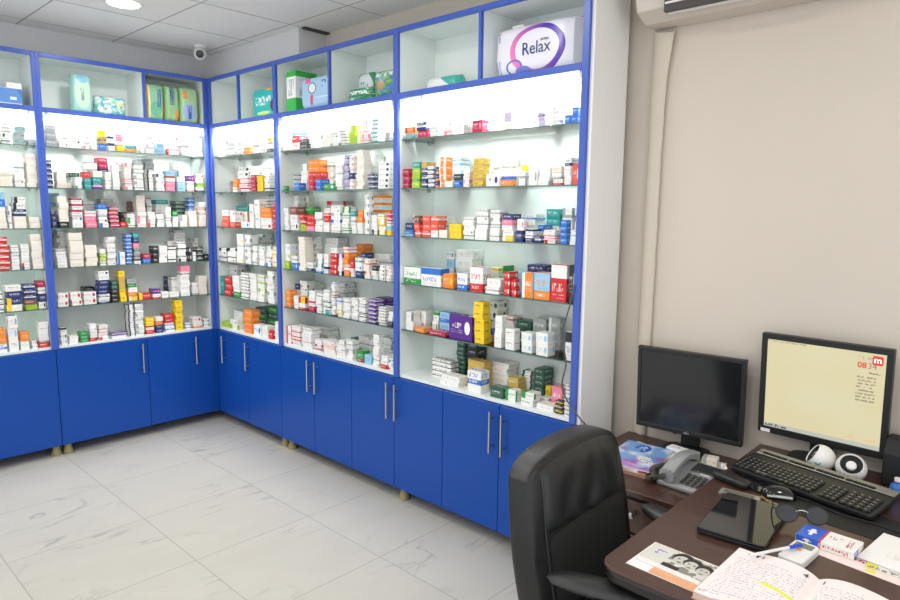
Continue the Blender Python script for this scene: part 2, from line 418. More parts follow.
# ------------------------------------------------------------------ the medicine on the shelves
# per shelf: x0 x1 ytop n looks [lane]; looks = one code for the whole stack or one per carton from the bottom; lanes f m b = front, middle, back
STOCK = {
('C',0): '403 415 127 2 gt1,or2;404 421 117 3 c b;416 427 122 2 m0,nw4;428 440 123 3 wg;434 441 109 5 wg m;441 454 120 4 wp;452 462 110 6 wg m;463 470 124 2 gw;471 484 120 1 mp5;502 514 105 3 wg,zp0,wg;536 547 112 2 zw0,zv4;541 553 97 5 wy b;549 561 107 3 w0;564 570 115 1 bw0;570 579 107 2 bw0;578 583 114 2 w b',
('C',1): '400 410 169 3 mw0;411 420 162 4 lw0,le1,lw0,tb0;421 427 162 4 nw4,nw4,nw4,do0;427 434 166 4 wn1;435 439 167 3 no1;439 444 157 4 ow2;444 453 181 1 cw0;444 461 157 4 ws b;453 463 174 2 bk5,ky0;463 470 172 3 wp;470 484 158 4 dy4;483 490 164 3 wd b;484 500 174 1 wv5;491 500 160 3 w b;501 513 176 1 ob3;500 518 160 4 wg b;514 527 171 2 wg;520 525 165 4 w,w,w,y0 b;528 537 168 1 wg5;538 550 168 3 w;551 562 166 3 wr1,w,cd0;563 571 157 3 w,wp,wn;572 580 164 1 xw5;573 581 158 3 sb4 b',
('C',2): '401 414 223 2 bs1,nb0;403 415 214 3 c b;414 420 216 3 xw4,x0,ux0;421 430 216 3 xw4,x0,x0;430 438 216 3 wx0,x0,xw4;438 448 230 1 cw0;438 447 217 3 w m;449 462 224 2 yl0;462 474 217 4 wg;475 488 209 6 wg;489 500 210 6 wg;501 513 214 5 yw2,w0,wn0,pw0,nz0;514 524 219 2 nw0,wp5;520 536 214 4 w b;524 533 229 2 nw3,wn3;533 541 236 1 nw4;537 544 225 3 w,w,bw0 m;541 557 230 3 wr;545 560 209 4 w0,w0,tw0,tw0 b;558 568 220 4 bw0;561 572 208 4 wg b;569 577 230 3 w;573 578 208 6 wn b',
('C',3): '403 420 267 1 we1;421 441 268 1 wb3;441 454 274 1 oy5;445 454 251 4 nw0,w0,st0,wt b;455 468 273 1 wb1;455 473 250 3 wg b;469 482 267 1 wr1;483 502 279 2 wg;486 501 268 3 wy,w,wy b;502 504 266 1 et0 b;503 510 272 3 rw5;510 517 280 2 rw5;511 524 272 3 sb0 b;520 533 273 1 ow2;526 546 265 4 w,w,w,nk0 b;533 549 273 1 so1;550 566 265 1 rw3;567 575 265 1 kg5',
('C',4): '404 412 312 2 wg m;413 425 328 1 oy0;413 426 311 2 wg m;426 447 332 1 mr0;431 439 312 2 we m;439 450 312 2 sb1 m;448 471 316 1 vw5;470 485 302 5 yk0;482 500 301 4 eq0,q0,cq5,cq5 b;486 492 322 3 wo,b0,wo m;493 503 316 2 wg;503 516 329 2 w0;501 514 316 3 w b;515 531 321 3 qe0 b;518 533 333 2 ws5;533 550 333 2 ws5;531 546 319 2 gw0 b;546 560 318 2 gw2 b;563 571 332 1 wk3',
('C',5): '431 451 360 3 wk4 m;440 459 376 2 wg;452 467 383 1 wg;455 466 342 8 qt0 b;466 477 343 6 kq0 b;467 485 361 2 dy0 b;466 483 371 1 wb4;477 488 389 1 wt1;490 508 363 4 wo0 b;490 503 388 1 qe0;503 516 390 1 we;507 519 378 2 dw0 m;519 536 393 2 we;520 532 371 6 wq2 b;533 544 369 5 qg0 b;544 556 370 5 qg0 b;537 550 398 2 we;541 551 386 1 yk0 m;551 562 387 1 pw0 m;536 553 405 1 w;554 562 401 3 ky4;563 570 384 6 wk4',
('B',0): '281 292 139 1 cw0;283 300 129 4 w,w,bw0,bw4 b;292 300 136 2 wr,rw0;300 309 139 2 ku0,kr0;309 315 139 2 w;314 321 126 4 wg,wg,gw0,wg m;321 329 130 4 wy,cw0,w,w;330 339 130 5 w;340 347 130 4 wk4;349 356 125 3 ly0;357 362 129 2 cy5;362 369 116 5 wp;370 379 117 5 wt1;384 391 132 2 gu0',
('B',1): '281 286 186 1 et0;288 295 173 4 w,w,wn4,wn4 b;293 300 183 1 bw0;301 308 164 3 wg m;308 314 160 5 mw0,rp0,r0,oy0,oy0;315 321 179 2 bv0;314 320 160 5 r0,r0,ro0,o0,oy0 m;322 335 184 1 ew5;326 334 162 6 wg b;335 345 156 6 w b;336 343 166 5 wg;344 349 155 5 zn4;349 354 156 6 wr5,wr5,nw0,wr5,wr5,wr5;355 365 150 8 cw0;362 375 150 4 wg b;367 374 174 3 nw4;376 391 162 4 wk5',
('B',2): '284 290 208 3 w;290 298 207 3 w,w,uw0;288 299 194 4 w b;300 310 195 4 cg0 b;299 306 214 3 l0,rw4,rw0;306 315 215 3 pw0,rw0,rp0;301 314 207 4 w,w,ew0,ew0 m;315 323 212 4 wg;322 331 208 5 w,w,rw0,rw4,wr;326 343 201 7 w,w,w,w,w,w,gr2 b;331 341 206 6 w;341 350 207 6 we;344 351 229 1 r0 m;351 356 211 4 w,w,w,tw0;357 363 210 4 w,w,ow0,ow0;364 370 192 4 wk5;371 377 215 3 w;378 385 214 3 wy;370 383 192 4 wo3 b;386 392 212 5 yl0,st0,wb4,rw4,rw4',
('B',3): '284 290 244 3 lw0,wl,ws5;290 298 256 2 bw5,w;292 298 249 4 w b;299 306 237 7 cw0;306 313 262 1 wn1;307 315 237 8 wg m;315 323 254 3 w;318 325 266 1 yo0 m;323 329 254 3 wn,w,w;325 338 238 7 wt0 b;330 337 248 5 rw5,rw5,rw0,rw5,w0;338 342 254 4 w;343 349 247 5 ow0,wo4,ow0,ow0,w;350 354 261 3 w,wr3,r0;354 363 258 3 nt0,wb5,w;355 366 244 5 w,w,w,ow0,ow0 b;364 370 259 4 wo;361 367 253 4 w,w,w,nw0 m;371 378 266 3 w,w,kw0;379 385 265 3 wk5;386 392 266 3 wr5;372 391 254 4 wg b',
('B',4): '285 292 290 3 oy0;288 300 284 4 w,w,w,nw0 b;293 299 296 2 wk;299 308 281 6 w m;299 306 297 2 wm1,ym2;308 316 291 4 mw0,wm3,w,w;308 315 282 7 wg b;316 322 292 5 wg;323 330 290 5 tw2,wk4,wk4,w,w;331 336 282 8 w;337 346 283 7 wg b;337 342 298 5 wy3,wy3,w,w,w;343 350 299 6 w;351 358 298 6 wg;359 366 298 7 wk;367 377 299 6 vw4;375 387 298 6 vw0 b;378 386 307 5 wk4;387 393 312 3 ku0,w,w',
('B',5): '286 291 326 1 wr2;292 301 326 5 wr;302 312 328 6 w;313 322 340 4 wm;314 329 327 6 wg b;323 335 341 5 wo;336 345 340 5 w;345 354 341 5 wg;350 357 338 6 w,w,w,w,w,qk0 b;355 364 351 1 eu1;364 371 355 1 st0;358 373 337 5 w b;372 380 335 8 w;381 388 356 3 rw0,w,w;388 393 358 4 w;380 392 338 7 wg b',
('A',0): '217 225 141 3 w;226 235 136 4 wg;236 243 140 3 w;240 252 137 4 wk4 b;244 250 147 1 oy0;252 259 141 2 w;259 265 143 2 wo;266 273 138 4 kw0,wk,wk,yk0',
('A',1): '226 231 181 2 gn0;226 237 167 4 w,w,w,wp5 b;232 238 179 3 wo,ow0,ow0;238 250 167 4 wk5 b;239 250 177 3 wr;250 264 166 4 wg b;251 256 175 4 mr0;257 263 176 4 yr0;264 271 175 4 wk',
('A',2): '222 229 210 3 xo0,xw0,we0;229 236 211 3 xo0,wx,w;236 249 206 4 w,w,w,tq0 b;241 248 212 2 wo2 m;240 250 222 1 wb5;250 254 204 1 w0;254 261 200 2 w0;258 269 193 8 wk4 b;261 272 208 4 w,wk,ow0,oy0;272 277 203 5 rw0',
('A',3): '218 227 248 3 wk;228 236 248 4 wk;237 244 234 6 wy5,w,w,w,wy5,w;245 251 235 6 wg;252 258 246 4 w;252 264 234 7 wg b;259 265 247 4 w;266 272 246 5 w;272 278 247 4 wy',
('A',4): '217 224 276 1 tq0 m;224 233 277 3 rw0;229 238 263 6 wv b;233 240 276 4 ew0,w,w,w;241 249 273 6 wk4;250 257 274 6 w;258 265 275 5 wl;266 275 270 6 w',
('A',5): '220 229 322 1 lw0;229 238 320 2 wl;234 243 311 4 w m;244 253 310 4 ow0;253 262 325 1 wb5;262 269 326 1 wy;256 268 308 4 q0,qe0,eq0,q0 b;268 279 307 4 q0,eq0,q0,eq0 b;269 273 331 1 rw0;274 279 322 4 w',
('L',0): '46 58 125 3 gw0;59 70 137 2 wg;71 82 140 2 w;77 87 133 4 w b;83 90 136 3 wp;91 98 128 3 w;99 107 130 3 bw0,dn4,yo0;108 115 136 2 wn3;116 124 134 3 yw0,wp3,pw0;125 137 145 2 ot0,tw0;138 145 139 4 wg;146 155 136 5 wg;157 166 139 3 sb0,s0,w;167 169 149 1 r0;170 180 137 4 wp;181 190 141 4 w;198 203 134 5 wg',
('L',1): '47 54 160 5 nw4;57 68 172 4 cw0;60 74 183 1 cw0 m;70 82 173 4 w,w,w,qw0 b;75 83 177 3 w;84 92 172 3 tw0,tw0,rp0;87 99 162 5 wg b;93 104 171 3 vw4,tw0,cw0;97 110 158 6 w,w,w,nw0,mw0,mw0 b;105 112 172 4 w;113 121 165 5 w;120 131 162 7 wg b;125 133 163 6 wp;134 145 164 7 wg;137 147 155 8 w,w,w,w,w,gw0,gk0,gk0 b;147 154 170 5 wk2;146 156 155 8 w,w,w,w,w,gk0,gk0,gk0 m;156 165 174 4 w;166 176 171 4 pw0,pw0,wr3,sb0;174 183 162 6 w b;177 186 172 4 sb0,sw0,w,w;187 195 176 3 wp,wp,vp5;196 205 174 4 w,le4,w,w',
('L',2): '52 58 211 3 nk4;51 62 192 5 w,w,w,sb0,s0 b;59 70 196 5 kw0,cw0,cw0,cw0,cw0;72 84 198 5 w,w,wm3,wm3,wm3;85 98 211 3 pw0,pw0,wp4;84 97 201 5 wg b;99 109 204 5 w,w,w,w,bs0;101 115 199 6 gw0 b;110 120 207 5 mw4;121 127 222 1 rm0;121 128 212 3 ku0 m;128 136 214 3 we;131 146 202 5 w,w,w,uw0,uw0 b;137 147 212 3 wp;137 147 195 6 cw0 m;148 156 212 3 w;147 153 194 6 w b;157 165 214 3 wg;156 170 200 6 w,w,w,w,w,tk0 b;166 172 207 4 w;173 179 211 3 w,w,ew0;175 187 201 6 qg4 b;180 188 215 2 w;189 198 211 2 cw0;189 196 198 6 w,w,w,bw4,bw4,bw4 m;199 207 202 5 cw0,cw0,wo4,wo4,wg',
('L',3): '57 68 249 4 w;58 70 231 8 wg b;70 85 231 4 cw0;86 99 245 4 cw0;100 107 249 4 w,lw4,lw4,w;106 117 237 7 wg;118 126 252 1 wb2;127 133 234 8 bw4;134 141 233 6 wk,gk4,gk4,pw0,nk0,tw0;143 152 254 2 bs0,mu0;153 159 246 3 kw0;159 168 246 4 w;168 177 246 4 wk;168 178 241 5 w m;178 187 242 5 wk;175 187 227 8 wk b;187 192 247 2 kw5;193 196 252 1 w0;197 204 247 3 kg4;193 203 238 4 w b;204 209 254 1 kr0',
('L',4): '58 70 293 2 wr5;71 83 292 2 wr5;84 98 292 2 wr;85 97 287 3 w,w,kw0 b;99 111 271 7 wn1,wn4,nw0,nw0,nw0,w0,wk5;112 119 281 5 kw0,kw0,kw0,qw0,qg0;120 127 271 5 yk0,yk0,do0,do0,yk0;128 138 279 5 yw2,oy0,wo,eg0,gk0;139 151 293 1 ry2;152 161 289 2 w,vp5;162 169 292 1 w0;170 179 292 1 w0;168 174 277 3 nk0 b;172 180 277 3 w m;181 191 266 6 w,w,w,w,wk4,pm0;192 199 283 2 wg;199 208 276 4 cw0',
('L',5): '61 68 328 3 w,w,wk3;69 79 336 2 w;80 89 332 3 ew0;90 98 324 5 rw0,w,w,w,w;99 109 325 4 wr;111 127 332 2 w,vw4;129 135 303 10 wk2;136 145 303 10 wg;146 155 318 4 rw0,wr3,yw0,yw0;156 164 317 4 nw0,nw0,ow0,cw0;165 175 314 4 wb4,wb4,rw0,rw0;176 184 300 6 yk0;185 191 323 2 wb4;193 203 317 2 wo1,wr5;204 210 319 2 wk5',
('F',0): '-6 1 126 4 w;2 12 123 5 wq;14 27 126 3 gt4;28 37 139 1 gw0',
('F',1): '-9 -3 172 3 bw0;-2 14 171 3 cd0;15 26 162 6 w;27 39 154 6 cw0',
('F',2): '-8 8 192 5 cw0,cw0,cw0,bw0,sb0;9 13 206 4 w;14 28 197 5 cw0,cw0,nw4,wk2,wk2;29 41 217 2 cw0',
('F',3): '-4 11 237 6 rw4;12 21 245 6 w;22 31 244 6 w;32 44 234 5 cw0',
('F',4): '-7 5 292 3 wk4;7 24 285 4 wy2,ny2,nw0,w;25 38 284 5 le0,ue0,nw4,nw4,nw4;39 49 281 4 wk5,nw0,w,mw0',
('F',5): '-6 8 329 3 w,ow0,ow0;9 20 314 3 w,ws5,w;21 31 332 2 w,ow0;22 27 343 2 kg4 m;32 38 341 2 w;39 52 322 5 rw0,w,w,w,w',
}
BAYS = {'C': ('R', 0, YB, YC, 'bay nearest desk'), 'B': ('R', 0, YA, YB, 'middle bay'), 'A': ('R', 0, 0, YA, 'narrow corner bay'),
        'L': ('L', -1.14, 0, 0, 'wide far-wall bay'), 'F': ('L', -2.30, -1.14, 0, 'bay at photo edge')}
ORD = ['first', 'second', 'third', 'fourth', 'fifth', 'sixth', 'seventh', 'eighth', 'ninth', 'tenth', 'eleventh', 'twelfth', 'thirteenth', 'fourteenth',
       'fifteenth', 'sixteenth', 'seventeenth', 'eighteenth', 'nineteenth', 'twentieth', 'penultimate', 'final', 'remaining', 'outermost', 'endmost', 'last']
SHN = ['top', 'second', 'third', 'fourth', 'fifth', 'bottom']
LANES = {'f': (.036, .072), 'm': (.116, .066), 'b': (.190, .085)}
rnd = random.Random(11)
cartons = []
def across(run, px, zs, d):
    """the coordinate along a run of something seen at column px, d behind the front plane, z = zs"""
    k = (px-450)/FPX
    V = k*CW-CR
    if run == 'R':   # x = d known, solve y
        return CAM.y-((d-CAM.x)*V.x+(zs-CAM.z)*V.z)/V.y
    return CAM.x-((d-CAM.y)*V.y+(zs-CAM.z)*V.z)/V.x
def height(run, px, py, a, d):
    P = Vector((d, a, 0)) if run == 'R' else Vector((a, d, 0))
    k = (300-py)/FPX; V = k*CW-CU; q = P-CAM
    return CAM.z-(q.x*V.x+q.y*V.y)/V.z
for (bay, si), txt in STOCK.items():
    run, lo, hi, end, bayname = BAYS[bay]
    zs = (SH+[ZT+.018])[si]
    ents = []
    for e in txt.split(';'):
        p = e.split()
        ents.append([float(p[0]), float(p[1]), float(p[2]), int(p[3]), p[4].split(','), p[5] if len(p) > 5 else 'f'])
    ents.sort(key=lambda e: e[0])
    used = {'f': [], 'm': [], 'b': []}; placed = -1
    for k, (x0, x1, yt, n, looks, lane) in enumerate(ents):
        order = {'f': 'fmb', 'm': 'mbf', 'b': 'bmf'}[lane]; ok = None
        for ln in order:
            d, dep = LANES[ln]
            a0, a1 = across(run, x0, zs, d), across(run, x1, zs, d)
            if run == 'R': a0, a1 = -a0, -a1             # now increasing to the viewer's right
            lim0, lim1 = ((-hi if bay != 'A' else 0)+.022, -(end)-.022) if run == 'R' else (lo+.022, hi-.022)
            if run == 'R': lim0 = {'A': 0, 'B': -YA, 'C': -YB}[bay]+.022; lim1 = {'A': -YA, 'B': -YB, 'C': -YC}[bay]-.022
            a0, a1 = max(a0, lim0), min(a1, lim1); w = a1-a0
            for b0, b1 in used[ln]:
                if b0 < a1 and b1 > a0:
                    if b0 <= a0: a0 = b1+.0025
                    else: a1 = b0-.0025
            if a1-a0 > .55*w and a1-a0 > .012: ok = (ln, a0, a1); break
        if not ok: continue
        placed += x1 > 0; ln, a0, a1 = ok; used[ln].append((a0, a1)); d, dep = LANES[ln]
        am = (a0+a1)/2
        # lone stacks show a side face too: give up part of the width to it
        if run == 'R':
            nxt = ents[k+1] if k+1 < len(ents) else None
            if not (nxt and nxt[5] == 'f' and nxt[0]-x1 < 2.5): a1 = a0+(a1-a0)*.80; dep = min(dep, max(.03, (a1-a0)*.8))
        h = height(run, (x0+x1)/2, yt, -am if run == 'R' else am, d)-zs
        h = max(.012, min(h, .232 if si else .19))
        if bay == 'C' and si == 5: h = min(h, .25)
        gap = .0025
        if len(looks) == 1 and n >= 3 and looks[0][0] in 'wc': n = round(n*1.3)
        lk = [looks[min(i, len(looks)-1)] if len(looks) > 1 else looks[0] for i in range(n)]
        ws = [rnd.uniform(.9, 1.1) for _ in range(n)]; s = sum(ws); zz = zs+.0003
        jit = .0 if n == 1 else min(.0045, (a1-a0)*.06)
        for i in range(n):
            hh = h*ws[i]/s
            code = lk[i]
            if len(code) == 1: code += rnd.choice('bggngrkgtg' if code in 'wc' else 'w')+(rnd.choice('00000001542') if code in 'wc' else '0')
            elif len(code) == 2 and not code[1].isdigit(): code += rnd.choice('00012453' if code[0] in 'wc' else '0015')
            elif len(code) == 2: code = code[0]+('k' if code[0] in 'wcyls' else 'w')+code[1]
            off = rnd.uniform(-jit, jit); w = (a1-a0)-gap-2*jit
            px0, pyt = proj((d, -am, zz+hh) if run == 'R' else (am, d, zz+hh)); _, pyb = proj((d, -am, zz) if run == 'R' else (am, d, zz))
            area = (x1-x0)*abs(pyb-pyt)*(1 if ln == 'f' else .8 if ln == 'm' else .5)
            if x1 < 0: area = 0
            cartons.append(dict(run=run, a=am+off, d=d+rnd.uniform(-.004, .006), z=zz, w=w, h=hh-.0004, dep=dep*rnd.uniform(.92, 1), code=code, area=area, bay=bay, si=si,
                                stack=max(placed, 0), i=i, n=n, rot=rnd.uniform(-.03, .03) if w < .06 else rnd.uniform(-.015, .015), bayname=bayname, vis=x1 > 0))
            zz += hh
def look_words(code):
    b, a, l = code
    if l == '0' or a == b: return WORD[b]+' carton'
    return {'1': '%s carton with %s base', '2': '%s carton with %s end', '3': '%s carton with %s top', '4': '%s carton with %s stripe', '5': '%s carton with %s emblem'}[l] % (WORD[b], WORD[a])
cartons = [c for c in cartons if c['vis']]
cartons.sort(key=lambda c: -c['area'])
BIG = {}
def carton_mesh(bm, c, mi=0, M=None):
    v = box(bm, -c['w']/2, c['w']/2, 0, c['dep'], 0, c['h'], mi, M)
for k, c in enumerate(cartons[:300]):
    bm = NB(); carton_mesh(bm, c)
    # the tuck flap line and glued end show as a slightly proud lid edge
    o = obj('medicine_carton', bm, box_mat(c['code']), None, min(.0012, c['h']*.08), seg=1)
    if c['run'] == 'R': o.location = (c['d'], -c['a'], c['z']); o.rotation_euler = (0, 0, RUN_R+c['rot'])
    else: o.location = (c['a'], c['d'], c['z']); o.rotation_euler = (0, 0, c['rot'])
    vert = '' if c['n'] == 1 else 'bottom of ' if c['i'] == 0 else 'topmost of ' if c['i'] == c['n']-1 else ORD[c['i']]+' up in '
    sw = ORD[c['stack']] if c['stack'] < 20 else ORD[c['stack']]
    lab = '%s, %s%s stack, %s shelf, %s' % (look_words(c['code']), vert, sw, SHN[c['si']], c['bayname'])
    if len(lab.replace('-', ' ').split()) <= 14: lab = lab.replace(' stack,', ' stack from left,')
    tag(o, lab, 'medicine box', 'medicine cartons on the glass shelves')
    c['o'] = o
bm = NB(); mats = []; idx = {}
for c in cartons[300:]:
    if c['code'] not in idx: idx[c['code']] = len(mats); mats.append(box_mat(c['code']))
    if c['run'] == 'R': M = Matrix.Translation((c['d'], -c['a'], c['z'])) @ Matrix.Rotation(RUN_R+c['rot'], 4, 'Z')
    else: M = Matrix.Translation((c['a'], c['d'], c['z'])) @ Matrix.Rotation(c['rot'], 4, 'Z')
    carton_mesh(bm, c, idx[c['code']], M)
o = obj('small_medicine_cartons', bm, mats); o['kind'] = 'stuff'
tag(o, 'remaining small medicine cartons filling the display shelves', 'medicine boxes'); 
# ------------------------------------------------------------------ packs in the top cubbies
ZQ = Z2+.0005
def span(run, x0, x1, ytop, d, zs=ZQ):
    a0, a1 = across(run, x0, zs, d), across(run, x1, zs, d)
    am = (a0+a1)/2
    return am, abs(a1-a0), height(run, (x0+x1)/2, ytop, am, d)-zs
def uvgrid(bm, nu, nv, fn, mi=0):
    L = bm.loops.layers.uv.verify()
    V = [[bm.verts.new(fn(i/nu, j/nv)) for i in range(nu+1)] for j in range(nv+1)]
    for j in range(nv):
        for i in range(nu):
            f = bm.faces.new((V[j][i], V[j][i+1], V[j+1][i+1], V[j+1][i])); f.material_index = mi
            for l, (a, b) in zip(f.loops, ((i, j), (i+1, j), (i+1, j+1), (i, j+1))): l[L].uv = (a/nu, b/nv)
    return V
def pillow(w, dep, h, p=4, seed=1, rz=.0):
    bm = NB(); R = random.Random(seed)
    def s(u, v): return (max(0, 1-abs(2*u-1)**p)*max(0, 1-abs(2*v-1)**p))**.42
    def sh(u, v):
        a, b = 2*u-1, 2*v-1
        k = 1-.045*(abs(a)**4)*(abs(b)**4)
        return a*w/2*k, h/2+b*h/2*k
    for side in (-1, 1):
        def fn(u, v):
            x, z = sh(u, v); wob = .012*dep*math.sin(9*u+seed)*math.cos(11*v+seed*2)
            return (x, dep/2+side*(dep/2*s(u, v)+wob*s(u, v)), z)
        uvgrid(bm, 16, 16, fn)
    bmesh.ops.remove_doubles(bm, verts=bm.verts[:], dist=1e-5)
    return bm
def print_mat(name, base, rough=.35):
    m, nt, b = new_mat(name); b.inputs['Roughness'].default_value = rough
    return nt, b, G(nt), hx(base), m
def put(o, run, am, d, z=ZQ, rot=0, tilt=0):
    o.location = (d, am, z) if run == 'R' else (am, d, z)
    o.rotation_euler = (tilt, 0, (RUN_R if run == 'R' else 0)+rot)
# big tissue pack with the ring
am, w, h = span('R', 488, 575, 19, .05)
nt, b, g, B, m = print_mat('tissue_pack_film', 'eceaf4', .3)
rg = g.disc(.56, .46, .31, .46, .80)
ringc = g.mix(hx('ef7fc0'), hx('5b3fb0'), g.m('MULTIPLY', g.m('SUBTRACT', g.m('ADD', g.u, g.m('MULTIPLY', g.v, .2)), .35), 2.2))
col = g.mix(B, ringc, rg)
col = g.mix(col, hx('6a6fc0'), g.disc(.30, .17, .10, .15, .78)); col = g.mix(col, hx('7d86d6'), g.disc(.40, .06, .10, .12))
col = g.mix(col, hx('8e90c4'), g.words(.05, .12, .08, .34, 22, 3)); col = g.mix(col, hx('a2a4cc'), g.words(.04, .13, .7, .9, 18, 8))
nt.links.new(col, b.inputs['Base Color'])
t = thing('tissue_pack', 'big white tissue pack with a purple ring in the top cubby', 'tissue pack'); put(t, 'R', am, .06)
obj('wrapper', pillow(w, .19, h, 6), m, t, smooth=True)
obj('folded_end', _b([(-w*.36, -w*.22, .08, .13, h-.012, h+.018)]), M_whitep, t, .006)
text('brand_lettering', 'Relax', h*.33, mat('navy_print', '2b3f7c', .5), t, (w*.055, -.0015, h*.47), (PI/2, 0, 0), sx=.92)
text('small_lettering', 'EXTRA', h*.06, mat('navy_print', '2b3f7c', .5), t, (w*.15, -.0015, h*.60), (PI/2, 0, 0))
def simple_pack(name, label, cat, run, x0, x1, yt, d, dep, m, rot=0, tilt=0, p=4, seed=1, z=ZQ, group=None):
    am, w, h = span(run, x0, x1, yt, d)
    o = obj(name, pillow(w, dep, h, p, seed), m, None, smooth=True); put(o, run, am, d, z, rot, tilt)
    return tag(o, label, cat, group)
def film(name, base, bits, rough=.3):
    nt, b, g, B, m = print_mat(name, base, rough); col = B
    for kind, args, c in bits:
        f = g.disc(*args) if kind == 'disc' else g.rect(*args) if kind == 'rect' else g.words(*args) if kind == 'words' else \
            g.m('GREATER_THAN', g.noise(*args), .54) if kind == 'blot' else g.m('GREATER_THAN', g.m('ADD', g.u, g.m('MULTIPLY', g.v, args[0])), args[1])
        col = g.mix(col, hx(c), f)
    nt.links.new(col, b.inputs['Base Color']); return m
simple_pack('wipes_pack', 'white and teal pack lying low in otherwise empty cubby', 'wipes pack', 'R', 421, 455, 75, .10, .13,
            film('teal_white_film', 'eef1f0', [('diag', (.5, .95), '4bb5a6')]), p=2.2)
gp = film('green_wipes_film', '3f9a6c', [('blot', (5, 5, 2), 'cfe8da'), ('blot', (4, 6, 5), '1d7a55'), ('words', (.15, .85, .5, .72, 8, 3), 'f2f6f3')])
simple_pack('wipes_pack', 'green wipes pack lying flat below the round white badge', 'wipes pack', 'R', 346, 370, 87, .045, .085, gp)
simple_pack('wipes_pack', 'green wipes pack with a large white badge, behind lying pack', 'wipes pack', 'R', 357, 372, 72, .16, .06,
            film('badge_film', '4a9a78', [('disc', (.5, .62, .46, .36), 'e6eef0'), ('words', (.25, .75, .55, .7, 6, 2), '7fa9a0')]), seed=3)
simple_pack('wipes_pack', 'tall green and blue wipes pack beside the cubby post', 'wipes pack', 'R', 372, 393, 69, .05, .09,
            film('leaf_film', '4c9b62', [('blot', (6, 6, 4), '8db94e'), ('blot', (5, 7, 9), '3b78b4'), ('disc', (.4, .45, .22, .16), 'b58f6a'), ('words', (.1, .9, .75, .9, 8, 3), 'e9f0ea')]), seed=4)
am, w, h = span('R', 287, 296, 71, .04)
o = obj('hair_remover_box', _b([(-w/2, w/2, 0, .17, 0, h)]), film('green_white_box', 'eef0ee', [('rect', (-1, 2, -1, .34), '35b54a'), ('rect', (-1, 2, .86, 2), '35b54a'), ('words', (.2, .8, .4, .8, 5, 3), '8a8f8c')], .4), None, .002, seg=1)
put(o, 'R', am, .04); tag(o, 'tall white box with green ends beside pale blue pack', 'box')
simple_pack('sanitary_pad_pack', 'pale blue pack with a pink flash and round badge', 'pad pack', 'R', 299, 332, 75, .035, .12,
            film('pale_blue_film', 'a9cdea', [('disc', (.42, .62, .12, .17), '31407f'), ('disc', (.42, .62, .10, .14), 'f2f4f6'), ('rect', (.2, .36, .78, .95), 'e85fa6'), ('rect', (.36, .44, .12, .42), 'd9467a'), ('words', (.7, .98, .62, .82, 7, 4), '2f5aa6'), ('rect', (.5, 1, .3, .34), 'd9e6f2')]), p=7)
simple_pack('diaper_pack', 'teal diaper pack with orange badge in the narrow cubby', 'diaper pack', 'R', 251, 276, 87, .05, .10,
            film('teal_film', '2fb5b4', [('rect', (.62, .95, .86, .98), 'f2a23c'), ('words', (.2, .8, .5, .68, 8, 2), 'f4f7f6'), ('words', (.2, .7, .4, .48, 14, 5), 'e4f1f0'), ('disc', (.93, .35, .14, .25), '5a3a3c'), ('disc', (.5, .14, .25, .06), 'b9df6a'), ('rect', (.02, .1, .1, .5), '8ad04e')]), p=7)
for k, (x0, x1, yt, lab, bs, bits, seed) in enumerate([
    (74, 94, 73, 'pale aqua pack standing alone with dark upright writing', 'a9dcd6', [('disc', (.5, .5, .42, .40), 'c9e8d2'), ('words', (.38, .56, .3, .62, 22, 2), '2f4a52'), ('disc', (.5, .85, .3, .1), '8ecbe0')], 1),
    (147, 166, 83, 'pale green pack with yellow edge, first of three together', '9fd6ae', [('rect', (-1, .16, -1, 2), 'f0c83e'), ('rect', (.16, .22, -1, 2), 'f4f6f2'), ('disc', (.52, .3, .3, .2), '78c49a'), ('rect', (.86, .98, .1, .5), 'f0a94a'), ('words', (.58, .8, .35, .85, 18, 3), '4a62b8')], 2),
    (167, 181, 85, 'green pack with navy upright writing, middle of three together', 'a3cf9a', [('words', (.3, .62, .45, .95, 16, 4), '34459a'), ('rect', (.62, .92, .05, .32), 'f09a3e')], 3),
    (182, 200, 87, 'pale green pack with purple writing, nearest room corner', 'b7dfab', [('rect', (.12, .34, .66, .88), 'f2a64a'), ('disc', (.44, .3, .34, .24), 'a9c4ec'), ('words', (.34, .6, .12, .5, 16, 6), '4d4fa8')], 5)]):
    simple_pack('diaper_pack', lab, 'diaper pack', 'L', x0, x1, yt, .05, .11, film('aqua_film_%s' % 'abcd'[k], bs, bits), p=5, seed=seed)
simple_pack('diaper_pack', 'patterned aqua pack slumped over on its side', 'diaper pack', 'L', 96, 128, 96, .06, .12,
            film('pattern_film', '8fcfca', [('blot', (5, 4, 2), 'd6e3a6'), ('blot', (6, 6, 7), '5fb0cf'), ('blot', (7, 5, 11), 'e9f2ee')]), rot=-.1, p=3, seed=6)
am, w, h = span('L', -14, 23, 87, .05)
bb = obj('blue_box', _b([(-w/2, w/2, 0, .16, 0, h)]), film('blue_carton_print', '5b8fd0', [('rect', (.66, .84, .30, .48), 'e6eef6'), ('rect', (-1, 2, -1, .1), 'dfe6ee'), ('diag', (.25, 1.1), '3f78c2')], .4), None, .002, seg=1)
put(bb, 'L', am, .05); tag(bb, 'wide blue box in the cubby at photo edge', 'box')
am2, w2, h2 = span('L', 8, 23, 80, .06)
o = obj('white_box', _b([(-w2/2, w2/2, 0, .12, 0, .035)]), box_mat('wg0'), None, .002, seg=1); put(o, 'L', am2, .06, ZQ+h+.0003); tag(o, 'small white box lying on the wide blue box', 'box')

